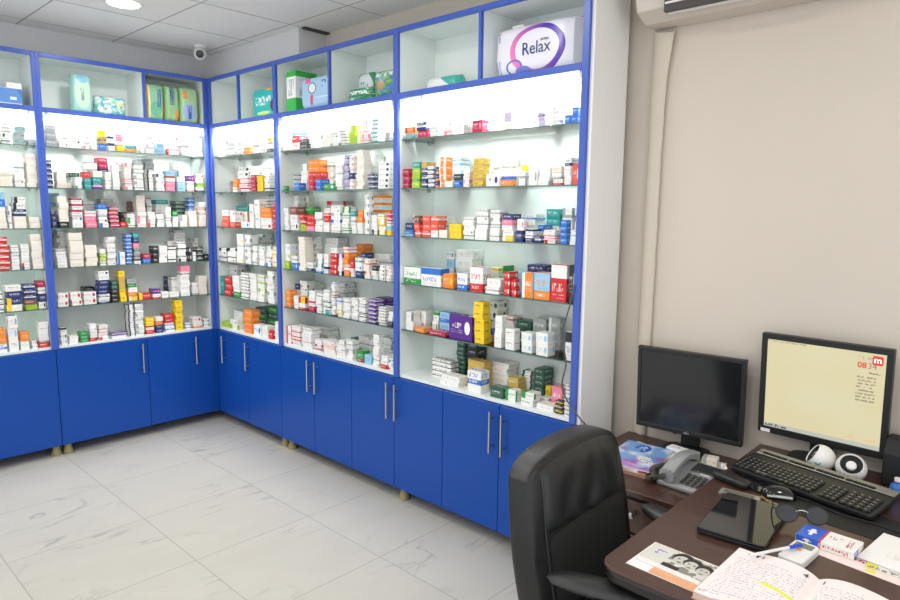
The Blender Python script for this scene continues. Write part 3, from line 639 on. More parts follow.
# ------------------------------------------------------------------ ceiling camera, air conditioner, duct
p = on(200, 52, 'z', ZC-.045)
t = thing('security_camera', 'white dome security camera on the ceiling in the corner', 'security camera', (p.x, p.y, ZC), math.radians(-30))
bm = NB(); lathe(bm, [(.038, -.02), (.042, -.012), (.042, 0)], 24); obj('mount', bm, M_whitep, t, smooth=True)
bm = NB(); lathe(bm, [(0, -.105)]+[(.046*math.sin(a), -.058-.047*math.cos(a)) for a in [PI*i/14 for i in range(1, 13)]]+[(.02, -.012)], 24); obj('housing', bm, M_whitep, t, smooth=True)
bm = NB(); M = Matrix.Translation((0, -.034, -.066)) @ Matrix.Rotation(PI/2+.25, 4, 'X'); lathe(bm, [(.0, .0), (.024, .0), (.027, .006), (.02, .014), (0, .016)], 20, M); obj('lens', bm, M_blackg, t, smooth=True)

t = thing('air_conditioner', 'white wall air conditioner unit with dark louvre opening', 'air conditioner', (XW-.001, -3.46, 2.487), RUN_R)
bm = NB(); prof = [(-.001, .0), (-.12, .0), (-.195, .035), (-.215, .10), (-.215, .27), (-.19, .30), (-.001, .30)]
A = [bm.verts.new((0, y, z)) for y, z in prof]; B2 = [bm.verts.new((.88, y, z)) for y, z in prof]
bm.faces.new(A); bm.faces.new(B2[::-1])
for i in range(len(prof)): j = (i+1) % len(prof); bm.faces.new((A[i], A[j], B2[j], B2[i]))
M_ac = mat('aircon_plastic', 'd2c9bf', .45, noise=.01, nscale=4)
obj('casing', bm, M_ac, t, .006)
obj('outlet', _b([(.13, .80, -.2135, -.150, .012, .085)]), mat('vent_dark', '4b4644', .6), t)
obj('louvre', _b([(.135, .795, -.216, -.205, .040, .048)]), M_whitep, t)
obj('louvre', _b([(.135, .795, -.190, -.165, .008, .013)]), M_whitep, t)
bm = NB()
M_tape = mat('white_wrapping_tape', 'd5cbbb', .6, noise=.02, nscale=9)
P = [Vector((XW-.02, -3.505, 2.478)), Vector((XW-.02, -3.50, 2.40)), Vector((XW-.016, -3.487, 2.2)), Vector((XW-.014, -3.483, 1.6)), Vector((XW-.014, -3.480, 1.0)), Vector((XW-.014, -3.478, .672))]
pts = smooth_pts(P, 14)
prev = None
for i, c in enumerate(pts):
    r = .030*(1+.08*((i*37) % 7)/7*(1 if i % 2 else -.4)); wy = 1.55-.5*min(1, i/34)
    ring = [bm.verts.new((min(c.x+r*.55*math.cos(a), XW-.002), c.y+r*wy*math.sin(a), c.z+.012*math.sin(a+1))) for a in [2*PI*k/14 for k in range(14)]]
    if prev:
        for k in range(14): bm.faces.new((prev[k], prev[(k+1) % 14], ring[(k+1) % 14], ring[k]))
    prev = ring
o = obj('pipe_duct', bm, M_tape, None, smooth=True); tag(o, 'tape-wrapped air conditioner pipe running down the beige wall', 'pipe')

# ------------------------------------------------------------------ wires by the shelves
M_wire = mat('grey_wire', '55565a', .5); M_wireb = mat('black_wire', '1a1a1b', .5)
bm = NB(); tube(bm, [on(574, 285, 'x', -.008), on(570, 305, 'x', -.012), on(562, 335, 'x', -.012), on(566, 362, 'x', -.014), on(562, 385, 'x', -.012), on(568, 402, 'x', -.012), on(585, 424, 'x', -.012), on(600, 436, 'y', -3.362), on(620, 452, 'y', -3.385), on(632, 462, 'y', -3.42)], .0035)
o = obj('power_cable', bm, M_wire, None, smooth=True); tag(o, 'grey power cable hanging down the shelf edge toward desk', 'cable')

# ------------------------------------------------------------------ desk and drawer pedestal
ZD, ZP = .75, .66
M_wood, nt, b = new_mat('dark_walnut')
tc = nt.nodes.new('ShaderNodeTexCoord'); mp = nt.nodes.new('ShaderNodeMapping'); mp.inputs['Scale'].default_value = (30, 2.5, 8); nt.links.new(tc.outputs['Object'], mp.inputs[0])
n = nt.nodes.new('ShaderNodeTexNoise'); n.inputs['Scale'].default_value = 2; n.inputs['Detail'].default_value = 6; nt.links.new(mp.outputs[0], n.inputs['Vector'])
g = G(nt); nt.links.new(g.mix(hx('3a241f'), hx('523730'), n.outputs[0]), b.inputs['Base Color']); b.inputs['Roughness'].default_value = .3; setin(b, 'Coat Weight', .15)
M_edge = mat('black_edge_band', '1d1513', .35)
t = thing('desk', 'dark brown office desk with rounded corner and black edge', 'desk', (0, 0, 0))
pl = [(-.972+.06-.06*math.cos(a), -4.02-.06+.06*math.sin(a)) for a in [PI/2*i/8 for i in range(9)]]+[(.33, -4.02), (.33, -5.6), (-.972, -5.6)]
bm = NB(); prism(bm, pl, ZD-.012, ZD); obj('desktop', bm, M_wood, t, .004)
cx, cy = -.3, -4.8
bm = NB(); prism(bm, [((x-cx)*.994+cx, (y-cy)*.994+cy) for x, y in pl], ZD-.045, ZD-.0125); obj('edge_band', bm, M_edge, t, .008)
obj('apron', _b([(-.925, -.905, -5.5, -4.30, .58, ZD-.0455)]), M_edge, t)
for x, y in ((-.89, -5.35), (.26, -4.10), (.26, -5.35)):
    obj('leg', _b([(x-.03, x+.03, y-.03, y+.03, 0, ZD-.0455)]), M_edge, t, .004)
t = thing('drawer_pedestal', 'dark low drawer unit holding telephone and magazines beside the desk', 'drawer unit', (-.28, -3.44, 0), RUN_R)
PW = .545
obj('body', _b([(.0, PW, .002, .55, .04, ZP-.022)]), M_edge, t)
obj('top', _b([(-.012, PW+.004, -.012, .605, ZP-.0215, ZP)]), M_wood, t, .003)
for k, (z0, z1) in enumerate(((.50, .625), (.30, .49), (.06, .29))):
    d = obj('drawer', _b([(.012, PW-.012, -.014, .0015, z0, z1)]), M_wood, t, .003)
    bm = NB(); lathe(bm, [(.005, 0), (.005, .01), (.012, .016), (.012, .022), (.0, .026)], 16, Matrix.Translation((.345, -.014, z0+.055 if k else z0+.075)) @ Matrix.Rotation(PI/2, 4, 'X'))
    obj('knob', bm, M_steel, d, smooth=True)

# ------------------------------------------------------------------ office chair (sits at the left end of the desk, facing along it)
M_leather = mat('black_leather', '131415', .38, bump=.35, bscale=260)
M_leather2 = mat('black_leather_seam', '1e2022', .33, bump=.25, bscale=300)
t = thing('office_chair', 'black leather office chair tucked in at the desk corner', 'office chair', (-.695, -4.08, 0), math.radians(2))
BW, BT = .60, .12
def back_pt(a, s):
    """outline of the backrest: a across -1..1, s up 0..1"""
    top = 1-.075*abs(a)**2.4-.05*abs(a)**9
    wid = .90+.10*math.sin(PI*min(1, s*.85+.1))
    return a*BW/2*wid, .44+(.535*s)*top
def recl(z): return .225+(z-.62)*.17+.05*max(0, (z-.84))**1.3
bm = NB()
NU, NV = 20, 18
def ease(q): return .5-.5*math.cos(PI*q)
def sidef(sgn):
    def fn(u, v):
        a, s = 2*ease(u)-1, ease(v)
        x, z = back_pt(a, s)
        e = max(0, (1-abs(a)**5))*max(0, 1-abs(2*s-1)**9); th = BT/2*(.55+.45*e**.5)
        return (x, recl(z)+BT/2+sgn*th, z)
    return fn
Vf = uvgrid(bm, NU, NV, sidef(-1)); Vb = uvgrid(bm, NU, NV, sidef(1))
rim = lambda V: V[0][:]+[r[-1] for r in V[1:]]+V[-1][-2::-1]+[r[0] for r in V[-2:0:-1]]
a, b2 = rim(Vf), rim(Vb)
for i in range(len(a)): j = (i+1) % len(a); bm.faces.new((a[i], a[j], b2[j], b2[i]))
bk = obj('backrest', bm, M_leather, t, smooth=True, subsurf=1)
def padf(a0, a1, s0, s1, puff, crease):
    def fn(u, v):
        a = a0+(a1-a0)*u; s = s0+(s1-s0)*v; x, z = back_pt(a, s)
        if crease: z += .028*math.sin(PI*u)*(-(1-v))*.5
        ed = (max(0, 1-abs(2*u-1)**6)*max(0, 1-abs(2*v-1)**6))**.5
        wr = 0
        if crease: wr = .010*(1-v)**1.1*math.sin(30*u+2.2*math.sin(5*u+3*v))*math.sin(PI*u)
        e = max(0, (1-abs(a)**5))*max(0, 1-abs(2*s-1)**9)
        return (x, recl(z)+BT/2-BT/2*(.55+.45*e**.5)-.0005-puff*ed+wr+.004*(1-ed), z)
    return fn
bm = NB(); uvgrid(bm, 36, 18, padf(-.80, .86, .60, .965, .013, True)); obj('headrest_pad', bm, M_leather2, bk, smooth=True)
bm = NB(); uvgrid(bm, 20, 18, padf(-.78, .84, .02, .585, .009, False)); obj('lumbar_pad', bm, mat('black_mesh_fabric', '101112', .75), bk, smooth=True)
bm = NB(); L = [padf(-.80, .86, .04, .965, .004, False)(0, k/14) for k in range(15)]; tube(bm, [(x, y-.003, z) for x, y, z in L], .0035, k=2); obj('piping', bm, M_leather2, bk, smooth=True)
bm = NB(); box(bm, -.25, .25, -.27, .20, .43, .53); obj('seat', bm, M_leather, t, .045, smooth=True, seg=4)
for sx in (-1, 1):
    bm = NB()
    def arm(u, v, sx=sx):
        return (0, 0, 0)
    pr = [(.032*math.sin(PI*q)**.22 if 0 < q < 1 else .008, q) for q in [i/16 for i in range(17)]]
    rows = []
    for r, q in pr:
        y = .20-.36*q; zc = .672-.012*q**2
        rows.append([bm.verts.new((sx*(.300-.11*q)+r*1.6*math.cos(k*PI/5), y, zc+.021*(r/.03)*math.sin(k*PI/5))) for k in range(10)])
    for i in range(16):
        for k in range(10): bm.faces.new((rows[i][k], rows[i][(k+1) % 10], rows[i+1][(k+1) % 10], rows[i+1][k]))
    bm.faces.new(rows[0]); bm.faces.new(rows[-1][::-1])
    ar = obj('armrest', bm, M_black, t, smooth=True)
    bm = NB(); tube(bm, [(sx*.285, .05, .655), (sx*.287, .04, .58), (sx*.272, .02, .50), (sx*.225, .0, .445)], .016); obj('arm_post', bm, M_black, ar, smooth=True)
bm = NB(); cyl(bm, (0, 0, .10), (0, 0, .30), .032); cyl(bm, (0, 0, .30), (0, 0, .42), .02); box(bm, -.1, .1, -.1, .1, .41, .435); obj('gas_column', bm, M_black, t, smooth=True)
bm = NB(); tube(bm, [(0, .05, .42), (0, .24, .42), (0, .285, .50), (0, .27, .62)], .02); obj('back_bracket', bm, M_black, t, smooth=True)
for k in range(5):
    a = 2*PI*k/5+.3; ca, sa = math.cos(a), math.sin(a)
    bm = NB(); tube(bm, [(.02*ca, .02*sa, .12), (.17*ca, .17*sa, .10), (.29*ca, .29*sa, .075)], .02); lg = obj('base_leg', bm, M_black, t, smooth=True)
    bm = NB(); cyl(bm, (.29*ca-.02*sa, .29*sa+.02*ca, .03), (.29*ca+.02*sa, .29*sa-.02*ca, .03), .029, n=18); cyl(bm, (.29*ca, .29*sa, .03), (.29*ca, .29*sa, .08), .008); obj('caster', bm, M_black, lg, smooth=True)

# ------------------------------------------------------------------ monitors
def monitor(label, x, y, zc, W, H, yaw, tilt, zbase, screen, logo, sticker=False, bez=.02):
    t = thing('monitor', label, 'monitor', (x, y, zbase), -PI/2-math.radians(yaw))
    M = Matrix.Translation((0, 0, zc-zbase)) @ Matrix.Rotation(math.radians(tilt), 4, 'X')
    bm = NB(); w, h = W/2, H/2
    for a in ((-w, w, 0, .028, -h, -h+bez*1.25), (-w, w, 0, .028, h-bez, h), (-w, -w+bez, 0, .028, -h+bez*1.25, h-bez), (w-bez, w, 0, .028, -h+bez*1.25, h-bez)): box(bm, *a, M=M)
    hs = obj('bezel', bm, M_black, t, .002, seg=1)
    bm = NB(); prism(bm, rrect(W-.012, H-.012, .02), -.055, -.0281, M=M @ Matrix.Rotation(PI/2, 4, 'X')); obj('rear_shell', bm, M_black, t, .008)
    bm = NB(); v = [bm.verts.new(M @ Vector(q)) for q in ((-w+bez, .004, -h+bez*1.25), (w-bez, .004, -h+bez*1.25), (w-bez, .004, h-bez), (-w+bez, .004, h-bez))]
    v2 = [bm.verts.new(M @ Vector(q)) for q in ((-w+bez, .02, -h+bez*1.25), (w-bez, .02, -h+bez*1.25), (w-bez, .02, h-bez), (-w+bez, .02, h-bez))]
    quad(bm, v, 0, [(0, 0), (1, 0), (1, 1), (0, 1)]); quad(bm, v2[::-1], 0)
    for i in range(4): quad(bm, [v[i], v[(i+1) % 4], v2[(i+1) % 4], v2[i]], 0)
    sc_ = obj('screen', bm, screen, t)
    if logo:
        e = M.to_euler(); pp = M @ Vector((0, -.0004, -h+bez*.6))
        text('maker_mark', logo, .010, mat('silver_print', 'b9bbbd', .4), hs, pp, (PI/2+math.radians(tilt), 0, 0), .0003, .0002)
    if sticker: obj('sticker', _b([(-w+.012, -w+.048, -.0006, .0004, -h+.003, -h+.017)], M=M), M_paper, hs)
    zb = zc-zbase-h
    bm = NB(); box(bm, -.04, .04, .058, .085, .012, zb+.12); obj('stand_neck', bm, M_black, t, .006)
    bm = NB(); prism(bm, rrect(.20, .12, .05, cx=0, cy=.022), 0, .014); obj('stand_base', bm, M_black, t, .005)
    return t, M, w-bez, h-bez
M_off = mat('screen_off', '16191d', .16, spec=.6)
monitor('black monitor with its screen off over the telephone', .235, -3.742, .921, .458, .372, -4.3, 3.3, ZP+.0005, M_off, 'DELL', bez=.016)
m_on, nt, b = new_mat('screen_on'); g = G(nt)
col = g.mix(hx('e9d6a6'), hx('e6e4bd'), g.noise(1.6, 1.8, 4, 1))
col = g.mix(col, hx('f2cfa0'), g.m('MULTIPLY', g.m('GREATER_THAN', g.noise(22, 60, 9), .56), g.rect(.72, .98, .06, .11)))
col = g.mix(col, hx('c9c9bf'), g.rect(-1, 2, -1, .045)); col = g.mix(col, hx('5b6a78'), g.words(.01, .22, .008, .038, 22, 3))
col = g.mix(col, hx('b5a88e'), g.words(0, .35, .975, .992, 40, 6)); col = g.mix(col, hx('a9a083'), g.rows(.78, .93, .48, .76, 8, 40, 2, .46)); col = g.mix(col, hx('6f6a58'), g.words(.86, .96, .785, .80, 22, 8))
col = g.mix(col, hx('c8bfa6'), g.words(.78, .89, .925, .955, 24, 11))
nt.links.new(col, b.inputs['Emission Color']); b.inputs['Emission Strength'].default_value = SCREEN; b.inputs['Base Color'].default_value = (.02, .02, .02, 1); b.inputs['Roughness'].default_value = .3
t, M, w, h = monitor('lit monitor showing a pale yellow desktop', .25, -4.246, 1.026, .447, .41, 2.5, 4.2, ZD+.0005, m_on, None, True, .022)
def onscreen(u, v, e=-.0002): return M @ Vector(((2*u-1)*w, .004+e, (2*v-1)*h))
E4 = (PI/2+math.radians(4.2), 0, 0)
m_red = mat('screen_red_icon', 'c8382c', .5, emit=.6); m_wt = mat('screen_white', 'fff4ea', .5, emit=1.0); m_gt = mat('screen_grey_text', '8a7a6c', .5, emit=.4)
sp = [c for c in t.children if c.name.startswith('screen')][0]
bm = NB(); prism(bm, rrect(.034, .034, .006), 0, .0006, M=Matrix.Translation(onscreen(.935, .93)) @ Matrix.Rotation(E4[0], 4, 'X')); obj('icon', bm, m_red, sp)
text('icon_lettering', 'm', .032, m_wt, sp, onscreen(.935, .934, -.001), E4, .0003, .0006)
text('clock_hours', '08', .030, m_red, sp, onscreen(.815, .865), E4, .0003, .0006)
text('clock_minutes', '34', .030, m_gt, sp, onscreen(.895, .865), E4, .0003)
bm = NB(); tube(bm, [(.33, -3.66, .70), (.325, -3.63, .72), (.32, -3.61, .80), (.31, -3.62, .95)], .003)
o = obj('monitor_cable', bm, M_wireb, None, smooth=True); tag(o, 'thin black cable dropping behind the switched-off monitor', 'cable')

# ------------------------------------------------------------------ telephone, magazines, cartons on the pedestal
M_tel = mat('telephone_silver', 'a7a9aa', .35, .3); M_teld = mat('telephone_dark', '2d3032', .3)
t = thing('telephone', 'silver desk telephone with black keys and coiled cord', 'telephone', (-.168, -3.893, ZP+.0004), math.radians(-93))
bm = NB(); prof = [(.0, .0), (.0, .018), (.20, .055), (.215, .05), (.215, 0)]
A = [bm.verts.new((-.088, y, z)) for y, z in prof]; B2 = [bm.verts.new((.088, y, z)) for y, z in prof]
bm.faces.new(A); bm.faces.new(B2[::-1])
for i in range(5): bm.faces.new((A[i], A[(i+1) % 5], B2[(i+1) % 5], B2[i]))
body = obj('body', bm, M_tel, t, .006)
sl = math.atan2(.037, .20); MT = Matrix.Translation((0, 0, .018)) @ Matrix.Rotation(sl, 4, 'X')
obj('display', _b([(-.012, .082, .128, .192, .0006, .006)], MT), M_teld, body, .002, seg=1)
obj('name_plate', _b([(.03, .07, .118, .125, .0006, .003)], MT), M_whitep, body)
for r in range(4):
    for c in range(4): obj('key', _b([(-.006+c*.021, .010+c*.021, .022+r*.021, .037+r*.021, .0006, .006)], MT), M_teld, body, .0015, seg=1)
bm = NB(); hp = [(-.048, .0, .046), (-.048, .02, .058), (-.048, .07, .078), (-.048, .13, .088), (-.048, .18, .082), (-.048, .215, .068)]
rows = []
for i, c in enumerate(smooth_pts(hp, 5)):
    q = i/25; wd = .026+.004*abs(2*q-1)**2; th = .013+.012*abs(2*q-1)**3
    rows.append([bm.verts.new((c.x+wd*math.copysign(abs(math.cos(k*PI/6))**.6, math.cos(k*PI/6)), c.y, c.z+th*math.copysign(abs(math.sin(k*PI/6))**.6, math.sin(k*PI/6)))) for k in range(12)])
for i in range(len(rows)-1):
    for k in range(12): bm.faces.new((rows[i][k], rows[i][(k+1) % 12], rows[i+1][(k+1) % 12], rows[i+1][k]))
bm.faces.new(rows[0]); bm.faces.new(rows[-1][::-1])
obj('handset', bm, M_tel, t, smooth=True)
bm = NB(); pth = smooth_pts([(-.05, -.004, .045), (-.085, -.012, .03), (-.112, .02, .018), (-.122, .06, .022), (-.112, .11, .030), (-.098, .13, .046), (-.100, .09, .048), (-.120, .05, .044), (-.118, .02, .040), (-.100, .0, .030), (-.118, -.02, .014)], 36)
hl = []
for i, c in enumerate(pth):
    d = (pth[min(i+1, len(pth)-1)]-pth[max(i-1, 0)]).normalized(); a = d.cross(Vector((0, 0, 1))).normalized(); b2 = a.cross(d)
    hl.append(c+(a*math.cos(i*.95)+b2*math.sin(i*.95))*.0095)
tube(bm, hl, .0026, n=5, smooth=False); obj('coiled_cord', bm, mat('cord_grey', '4a4843', .4), t, smooth=True)
def sheet(name, label, cat, cx, cy, z, w, h, rot, m, th=.0006, curl=0, group=None):
    bm = NB()
    V = uvgrid(bm, 14, 8, lambda u, v: ((u-.5)*w, (v-.5)*h, th+curl*max(0, u-.55)**2+.0*v))
    V2 = uvgrid(bm, 14, 8, lambda u, v: ((u-.5)*w, (v-.5)*h, curl*max(0, u-.55)**2))
    r = lambda V: V[0][:]+[q[-1] for q in V[1:]]+V[-1][-2::-1]+[q[0] for q in V[-2:0:-1]]
    a, b = r(V), r(V2)
    for i in range(len(a)): bm.faces.new((a[i], a[(i+1) % len(a)], b[(i+1) % len(a)], b[i]))
    o = obj(name, bm, m); o.location = (cx, cy, z); o.rotation_euler = (0, 0, rot)
    return tag(o, label, cat, group)
nt, b, g, B, mmag = print_mat('splash_cover', 'e9edf2', .25)
nz = g.noise(2.4, 2.4, 4); nz2 = g.noise(2.2, 3, 9)
col = g.mix(B, hx('4f95dc'), g.m('MINIMUM', g.m('MAXIMUM', g.m('MULTIPLY', g.m('SUBTRACT', g.m('ADD', nz, g.m('MULTIPLY', g.v, .25)), .56), 6), 0), .85)); col = g.mix(col, hx('a049b4'), g.m('MINIMUM', g.m('MAXIMUM', g.m('MULTIPLY', g.m('SUBTRACT', g.m('SUBTRACT', nz2, g.m('MULTIPLY', g.v, .4)), .34), 6), 0), .8)); col = g.mix(col, hx('3566c4'), g.m('MULTIPLY', g.disc(.45, .78, .16, .16), g.m('GREATER_THAN', g.noise(5, 5, 12), .47)))
col = g.mix(col, hx('5b6472'), g.rows(.62, .95, .25, .6, 5, 30, 3))
nt.links.new(col, b.inputs['Base Color'])
M_mag2 = mat('pink_cover', 'd9a7a0', .4, noise=.2, nscale=15)
t = thing('magazine', 'brown and pink magazine at the bottom of the pile', 'magazine', (.0, -3.642, ZP+.0003), math.radians(-86)); obj('pages', _b([(-.10, .10, -.16, .14, 0, .014)]), mat('brown_paper', 'a8836e', .6), t); obj('cover', _b([(-.102, .102, -.162, .14, .0143, .0153)]), M_mag2, t)
t = thing('magazine', 'white magazine in the middle of the pile', 'magazine', (.01, -3.645, ZP+.016), math.radians(-99)); obj('pages', _b([(-.10, .10, -.15, .13, 0, .01)]), M_paper, t); obj('cover', _b([(-.102, .102, -.152, .13, .0103, .0113)]), M_paper, t)
t = thing('magazine', 'magazine with blue and magenta splash cover topping the pile', 'magazine', (-.005, -3.652, ZP+.0278), math.radians(-84)); obj('pages', _b([(-.10, .10, -.155, .135, 0, .006)]), M_paper, t); obj('cover', _b([(-.102, .102, -.157, .135, .0063, .0073)]), mmag, t)
sheet('paper_sheet', 'white paper with orange dot beside the telephone', 'paper', .15, -3.87, ZP+.0004, .14, .16, math.radians(-80), film('dot_paper', 'e9e6de', [('disc', (.6, .35, .06, .05), 'e8923c'), ('rect', (-1, .3, .7, 2), '9aa06a'), ('words', (.2, .8, .7, .8, 14, 2), '6a6a66')], .7))
o = obj('white_carton', _b([(-.065, .065, 0, .05, 0, .042)]), box_mat('wg0'), None, .002, seg=1); o.location = (.132, -3.765, ZP+.0015); o.rotation_euler = (0, 0, math.radians(-97)); tag(o, 'white carton lying under the switched-off monitor', 'carton')
o = obj('cream_carton', _b([(-.03, .03, 0, .045, 0, .036)]), box_mat('cg2'), None, .002, seg=1); o.location = (.150, -3.885, ZP+.0015); o.rotation_euler = (0, 0, math.radians(-80)); tag(o, 'small cream carton beside the longer white carton', 'carton')

# ------------------------------------------------------------------ on the desk
t = thing('keyboard', 'black and silver computer keyboard before the lit monitor', 'keyboard', (-.018, -4.300, ZD+.012), math.radians(-102.5))
t.scale = (1.02, 1.06, 1)
kp = Matrix.Translation((0, 0, .008)) @ Matrix.Rotation(math.radians(8), 4, 'X')
bm = NB(); prism(bm, rrect(.475, .20, .015), .0, .018, M=kp); obj('case', bm, M_black, t, .004)
obj('silver_strip', _b([(-.228, .235, .052, .092, .0182, .0215)], kp), mat('keyboard_silver', '8f8f86', .35, .4), t, .002, seg=1)
mk, nt, b = new_mat('key_top'); g = G(nt); nt.links.new(g.mix(hx('1a1b1c'), hx('d0d0cc'), g.m('MULTIPLY', g.m('MULTIPLY', g.rect(.25, .6, .4, .8), g.m('GREATER_THAN', g.noise(6, 6, 3), .5)), .6)), b.inputs['Base Color']); b.inputs['Roughness'].default_value = .45
bm = NB()
for r in range(5):
    x = -.226
    for c in range(15):
        wk = .0165
        if r == 0 and c > 2:
            if c == 3: box(bm, x, x+.105, -.088, -.073, .0183, .024, 0, kp); x += .107
            if c < 9: continue
        box(bm, x, x+wk, -.088+r*.0185, -.073+r*.0185, .0183, .0245, 0, kp); x += .0185
        if x > .06: break
    for c in range(3): box(bm, .072+c*.018, .088+c*.018, -.088+r*.0185, -.073+r*.0185, .0183, .0235, 0, kp)
    for c in range(4): box(bm, .136+c*.0225, .156+c*.0225, -.088+r*.0185, -.072+r*.0185, .0183, .0245, 0, kp)
obj('key_rows', bm, mk, t)
bm = NB()
for c in range(16):
    x = -.205+c*.0228+(c//4)*.006
    box(bm, x, x+.02, .056, .067, .0217, .025, 0, kp)
obj('function_key_row', bm, M_dark, t)
for sx in (-.2, .2):
    obj('foot', _b([(sx-.02, sx+.02, .05, .075, -.0118, .003)]), M_black, t); obj('foot', _b([(sx-.02, sx+.02, -.08, -.06, -.0118, -.006)]), M_black, t)

def speaker(label, px, py, pan, tilt, badge, xx):
    c = on(px, py, 'x', xx); r = .058
    t = thing('speaker', label, 'speaker', (c.x, c.y, ZD+.0003), pan); t.scale = (.86,)*3
    zc = .062; MM = Matrix.Translation((0, 0, zc)) @ Matrix.Rotation(PI/2-tilt, 4, 'X')
    bm = NB()
    n0 = 9; prof = [(.0, -.058)]+[(r*math.sin(PI*i/16), -r*math.cos(PI*i/16)) for i in range(1, 12)]+[(.044, .0375), (.041, .034)]
    lathe(bm, prof, 28, MM, cap=False); sh = obj('shell', bm, M_whitep, t, smooth=True)
    bm = NB(); lathe(bm, [(.0425, .034), (.040, .031), (.030, .020), (.020, .017), (.0, .016)], 28, MM, cap=False); obj('cone', bm, M_dark, t, smooth=True)
    bm = NB(); lathe(bm, [(.020, .0165), (.019, .026), (.012, .031), (0, .033)], 24, MM); obj('dust_cap', bm, M_whitep if not badge else M_chrome, t, smooth=True)
    bm = NB(); lathe(bm, [(.034, 0), (.036, .004), (.026, .012)], 24); obj('base_ring', bm, M_whitep, t, smooth=True)
    return t, sh
t, sh = speaker('white ball speaker turned aside showing a teal badge', 822, 444, math.radians(-160), .55, True, .168)
bm = NB(); q = Matrix.Rotation(math.radians(72), 4, 'Z') @ Matrix.Rotation(math.radians(78), 4, 'X'); lathe(bm, [(.0, .0572), (.014, .0565), (.015, .0552), (0, .0545)], 20, Matrix.Translation((0, 0, .052)) @ q); obj('badge', bm, mat('teal_badge', '4f8f95', .4), sh, smooth=True)
t, sh = speaker('white ball speaker facing forward with a pale dust cap', 852, 459, math.radians(-80), .75, False, .142)

M_lid = mat('glossy_laptop_lid', '16161a', .06, coat=.4)
t = thing('laptop', 'closed glossy black laptop lying on the desk', 'laptop', (-.450, -4.228, ZD+.0003), math.radians(5))
bm = NB(); prism(bm, rrect(.315, .19, .012), .002, .012); obj('base', bm, M_black, t, .002)
bm = NB(); prism(bm, rrect(.315, .19, .012), .0125, .020); obj('lid', bm, M_lid, t, .002)
bm = NB()
for sx in (-.13, .13):
    for sy in (-.07, .07): cyl(bm, (sx, sy, 0), (sx, sy, .0022), .008)
obj('foot_pads', bm, M_dark, t)
o = obj('reflection_slab', _b([(-.022, .022, -.026, .026, 0, .006)]), M_dark, None, .002); o.location = (-.345, -4.145, ZD+.0207); o.rotation_euler = (0, 0, .3); tag(o, 'small matte black card case on the laptop corner', 'card case')  # dark slab added in place of the monitor's reflection in the lid
t = thing('metal_strip', 'silver metal strip lying flat along the laptop edge', 'metal strip', (-.258, -4.148, ZD+.0003), math.radians(-84)); obj('body', _b([(-.064, .064, -.024, .024, 0, .006)]), mat('dull_silver', 'b9b7b0', .3, .6), t, .001, seg=1); obj('inset', _b([(-.05, .045, -.012, .014, .0062, .0072)]), mat('grey_inset', '77746d', .4, .4), t)
o = obj('glasses_case', NB(), M_black)
bpy.data.objects.remove(o)
bm = NB(); prism(bm, rrect(.145, .052, .024), 0, .026); o = obj('glasses_case', bm, M_black, None, .01, smooth=True, seg=3); o.location = (-.165, -4.085, ZD+.0003); o.rotation_euler = (0, 0, math.radians(-106)); tag(o, 'black rounded case left of the computer mouse', 'case')
bm = NB(); prism(bm, rrect(.19, .085, .008), 0, .007); o = obj('tablet', bm, M_lid, None, .002); o.location = (-.140, -4.172, ZD+.0003); o.rotation_euler = (0, 0, math.radians(-107)); tag(o, 'dark glass tablet half under the keyboard edge', 'tablet')
bm = NB(); lathe(bm, [(.009, -.002), (.0125, -.002), (.0125, .002), (.009, .002), (.009, -.002)], 20, Matrix.Rotation(.6, 4, 'X')); o = obj('white_ring', bm, M_whitep, None, smooth=True); p = on(724, 473, 'z', ZD+.036); o.location = (-.125, -4.042, ZD+.0355); tag(o, 'small white ring lying on the black case', 'ring')
t = thing('mouse', 'black computer mouse with a silver flank', 'mouse', (-.172, -4.245, ZD+.0003), math.radians(-62))
bm = NB()
rows = []
for i in range(13):
    q = i/12; x = -.058+.116*q; wd = .033*(1-abs(2*q-1)**3)**.5+.0005; ht = .036*(1-abs(2*q-.9)**2.6 if abs(2*q-.9) < 1 else 0)**.6+.002
    rows.append([bm.verts.new((x, wd*math.cos(PI*k/10), ht*math.sin(PI*k/10)**.8 if 0 < k < 10 else 0)) for k in range(11)])
for i in range(12):
    for k in range(10): bm.faces.new((rows[i][k], rows[i][k+1], rows[i+1][k+1], rows[i+1][k]))
bm.faces.new(rows[0]); bm.faces.new(rows[-1])
obj('shell', bm, M_blackg, t, smooth=True)
bm = NB(); tube(bm, [(.035, -.026, .010), (.0, -.0335, .014), (-.04, -.024, .010)], .005); obj('silver_flank', bm, mat('mouse_silver', 'b9bcbc', .3, .4), t, smooth=True)
bm = NB(); tube(bm, [(.057, 0, .006), (.09, -.01, .004), (.12, -.05, .004), (.17, -.10, .004), (.24, -.13, .004), (.30, -.18, .004)], .0022); obj('cord', bm, M_wireb, t, smooth=True)
bm = NB(); prism(bm, rrect(.385, .19, .012), 0, .0012); o = obj('mouse_pad', bm, M_dark); o.location = (-.185, -4.470, ZD+.0002); o.rotation_euler = (0, 0, math.radians(-95)); tag(o, 'thin black mouse pad before the keyboard', 'mouse pad')
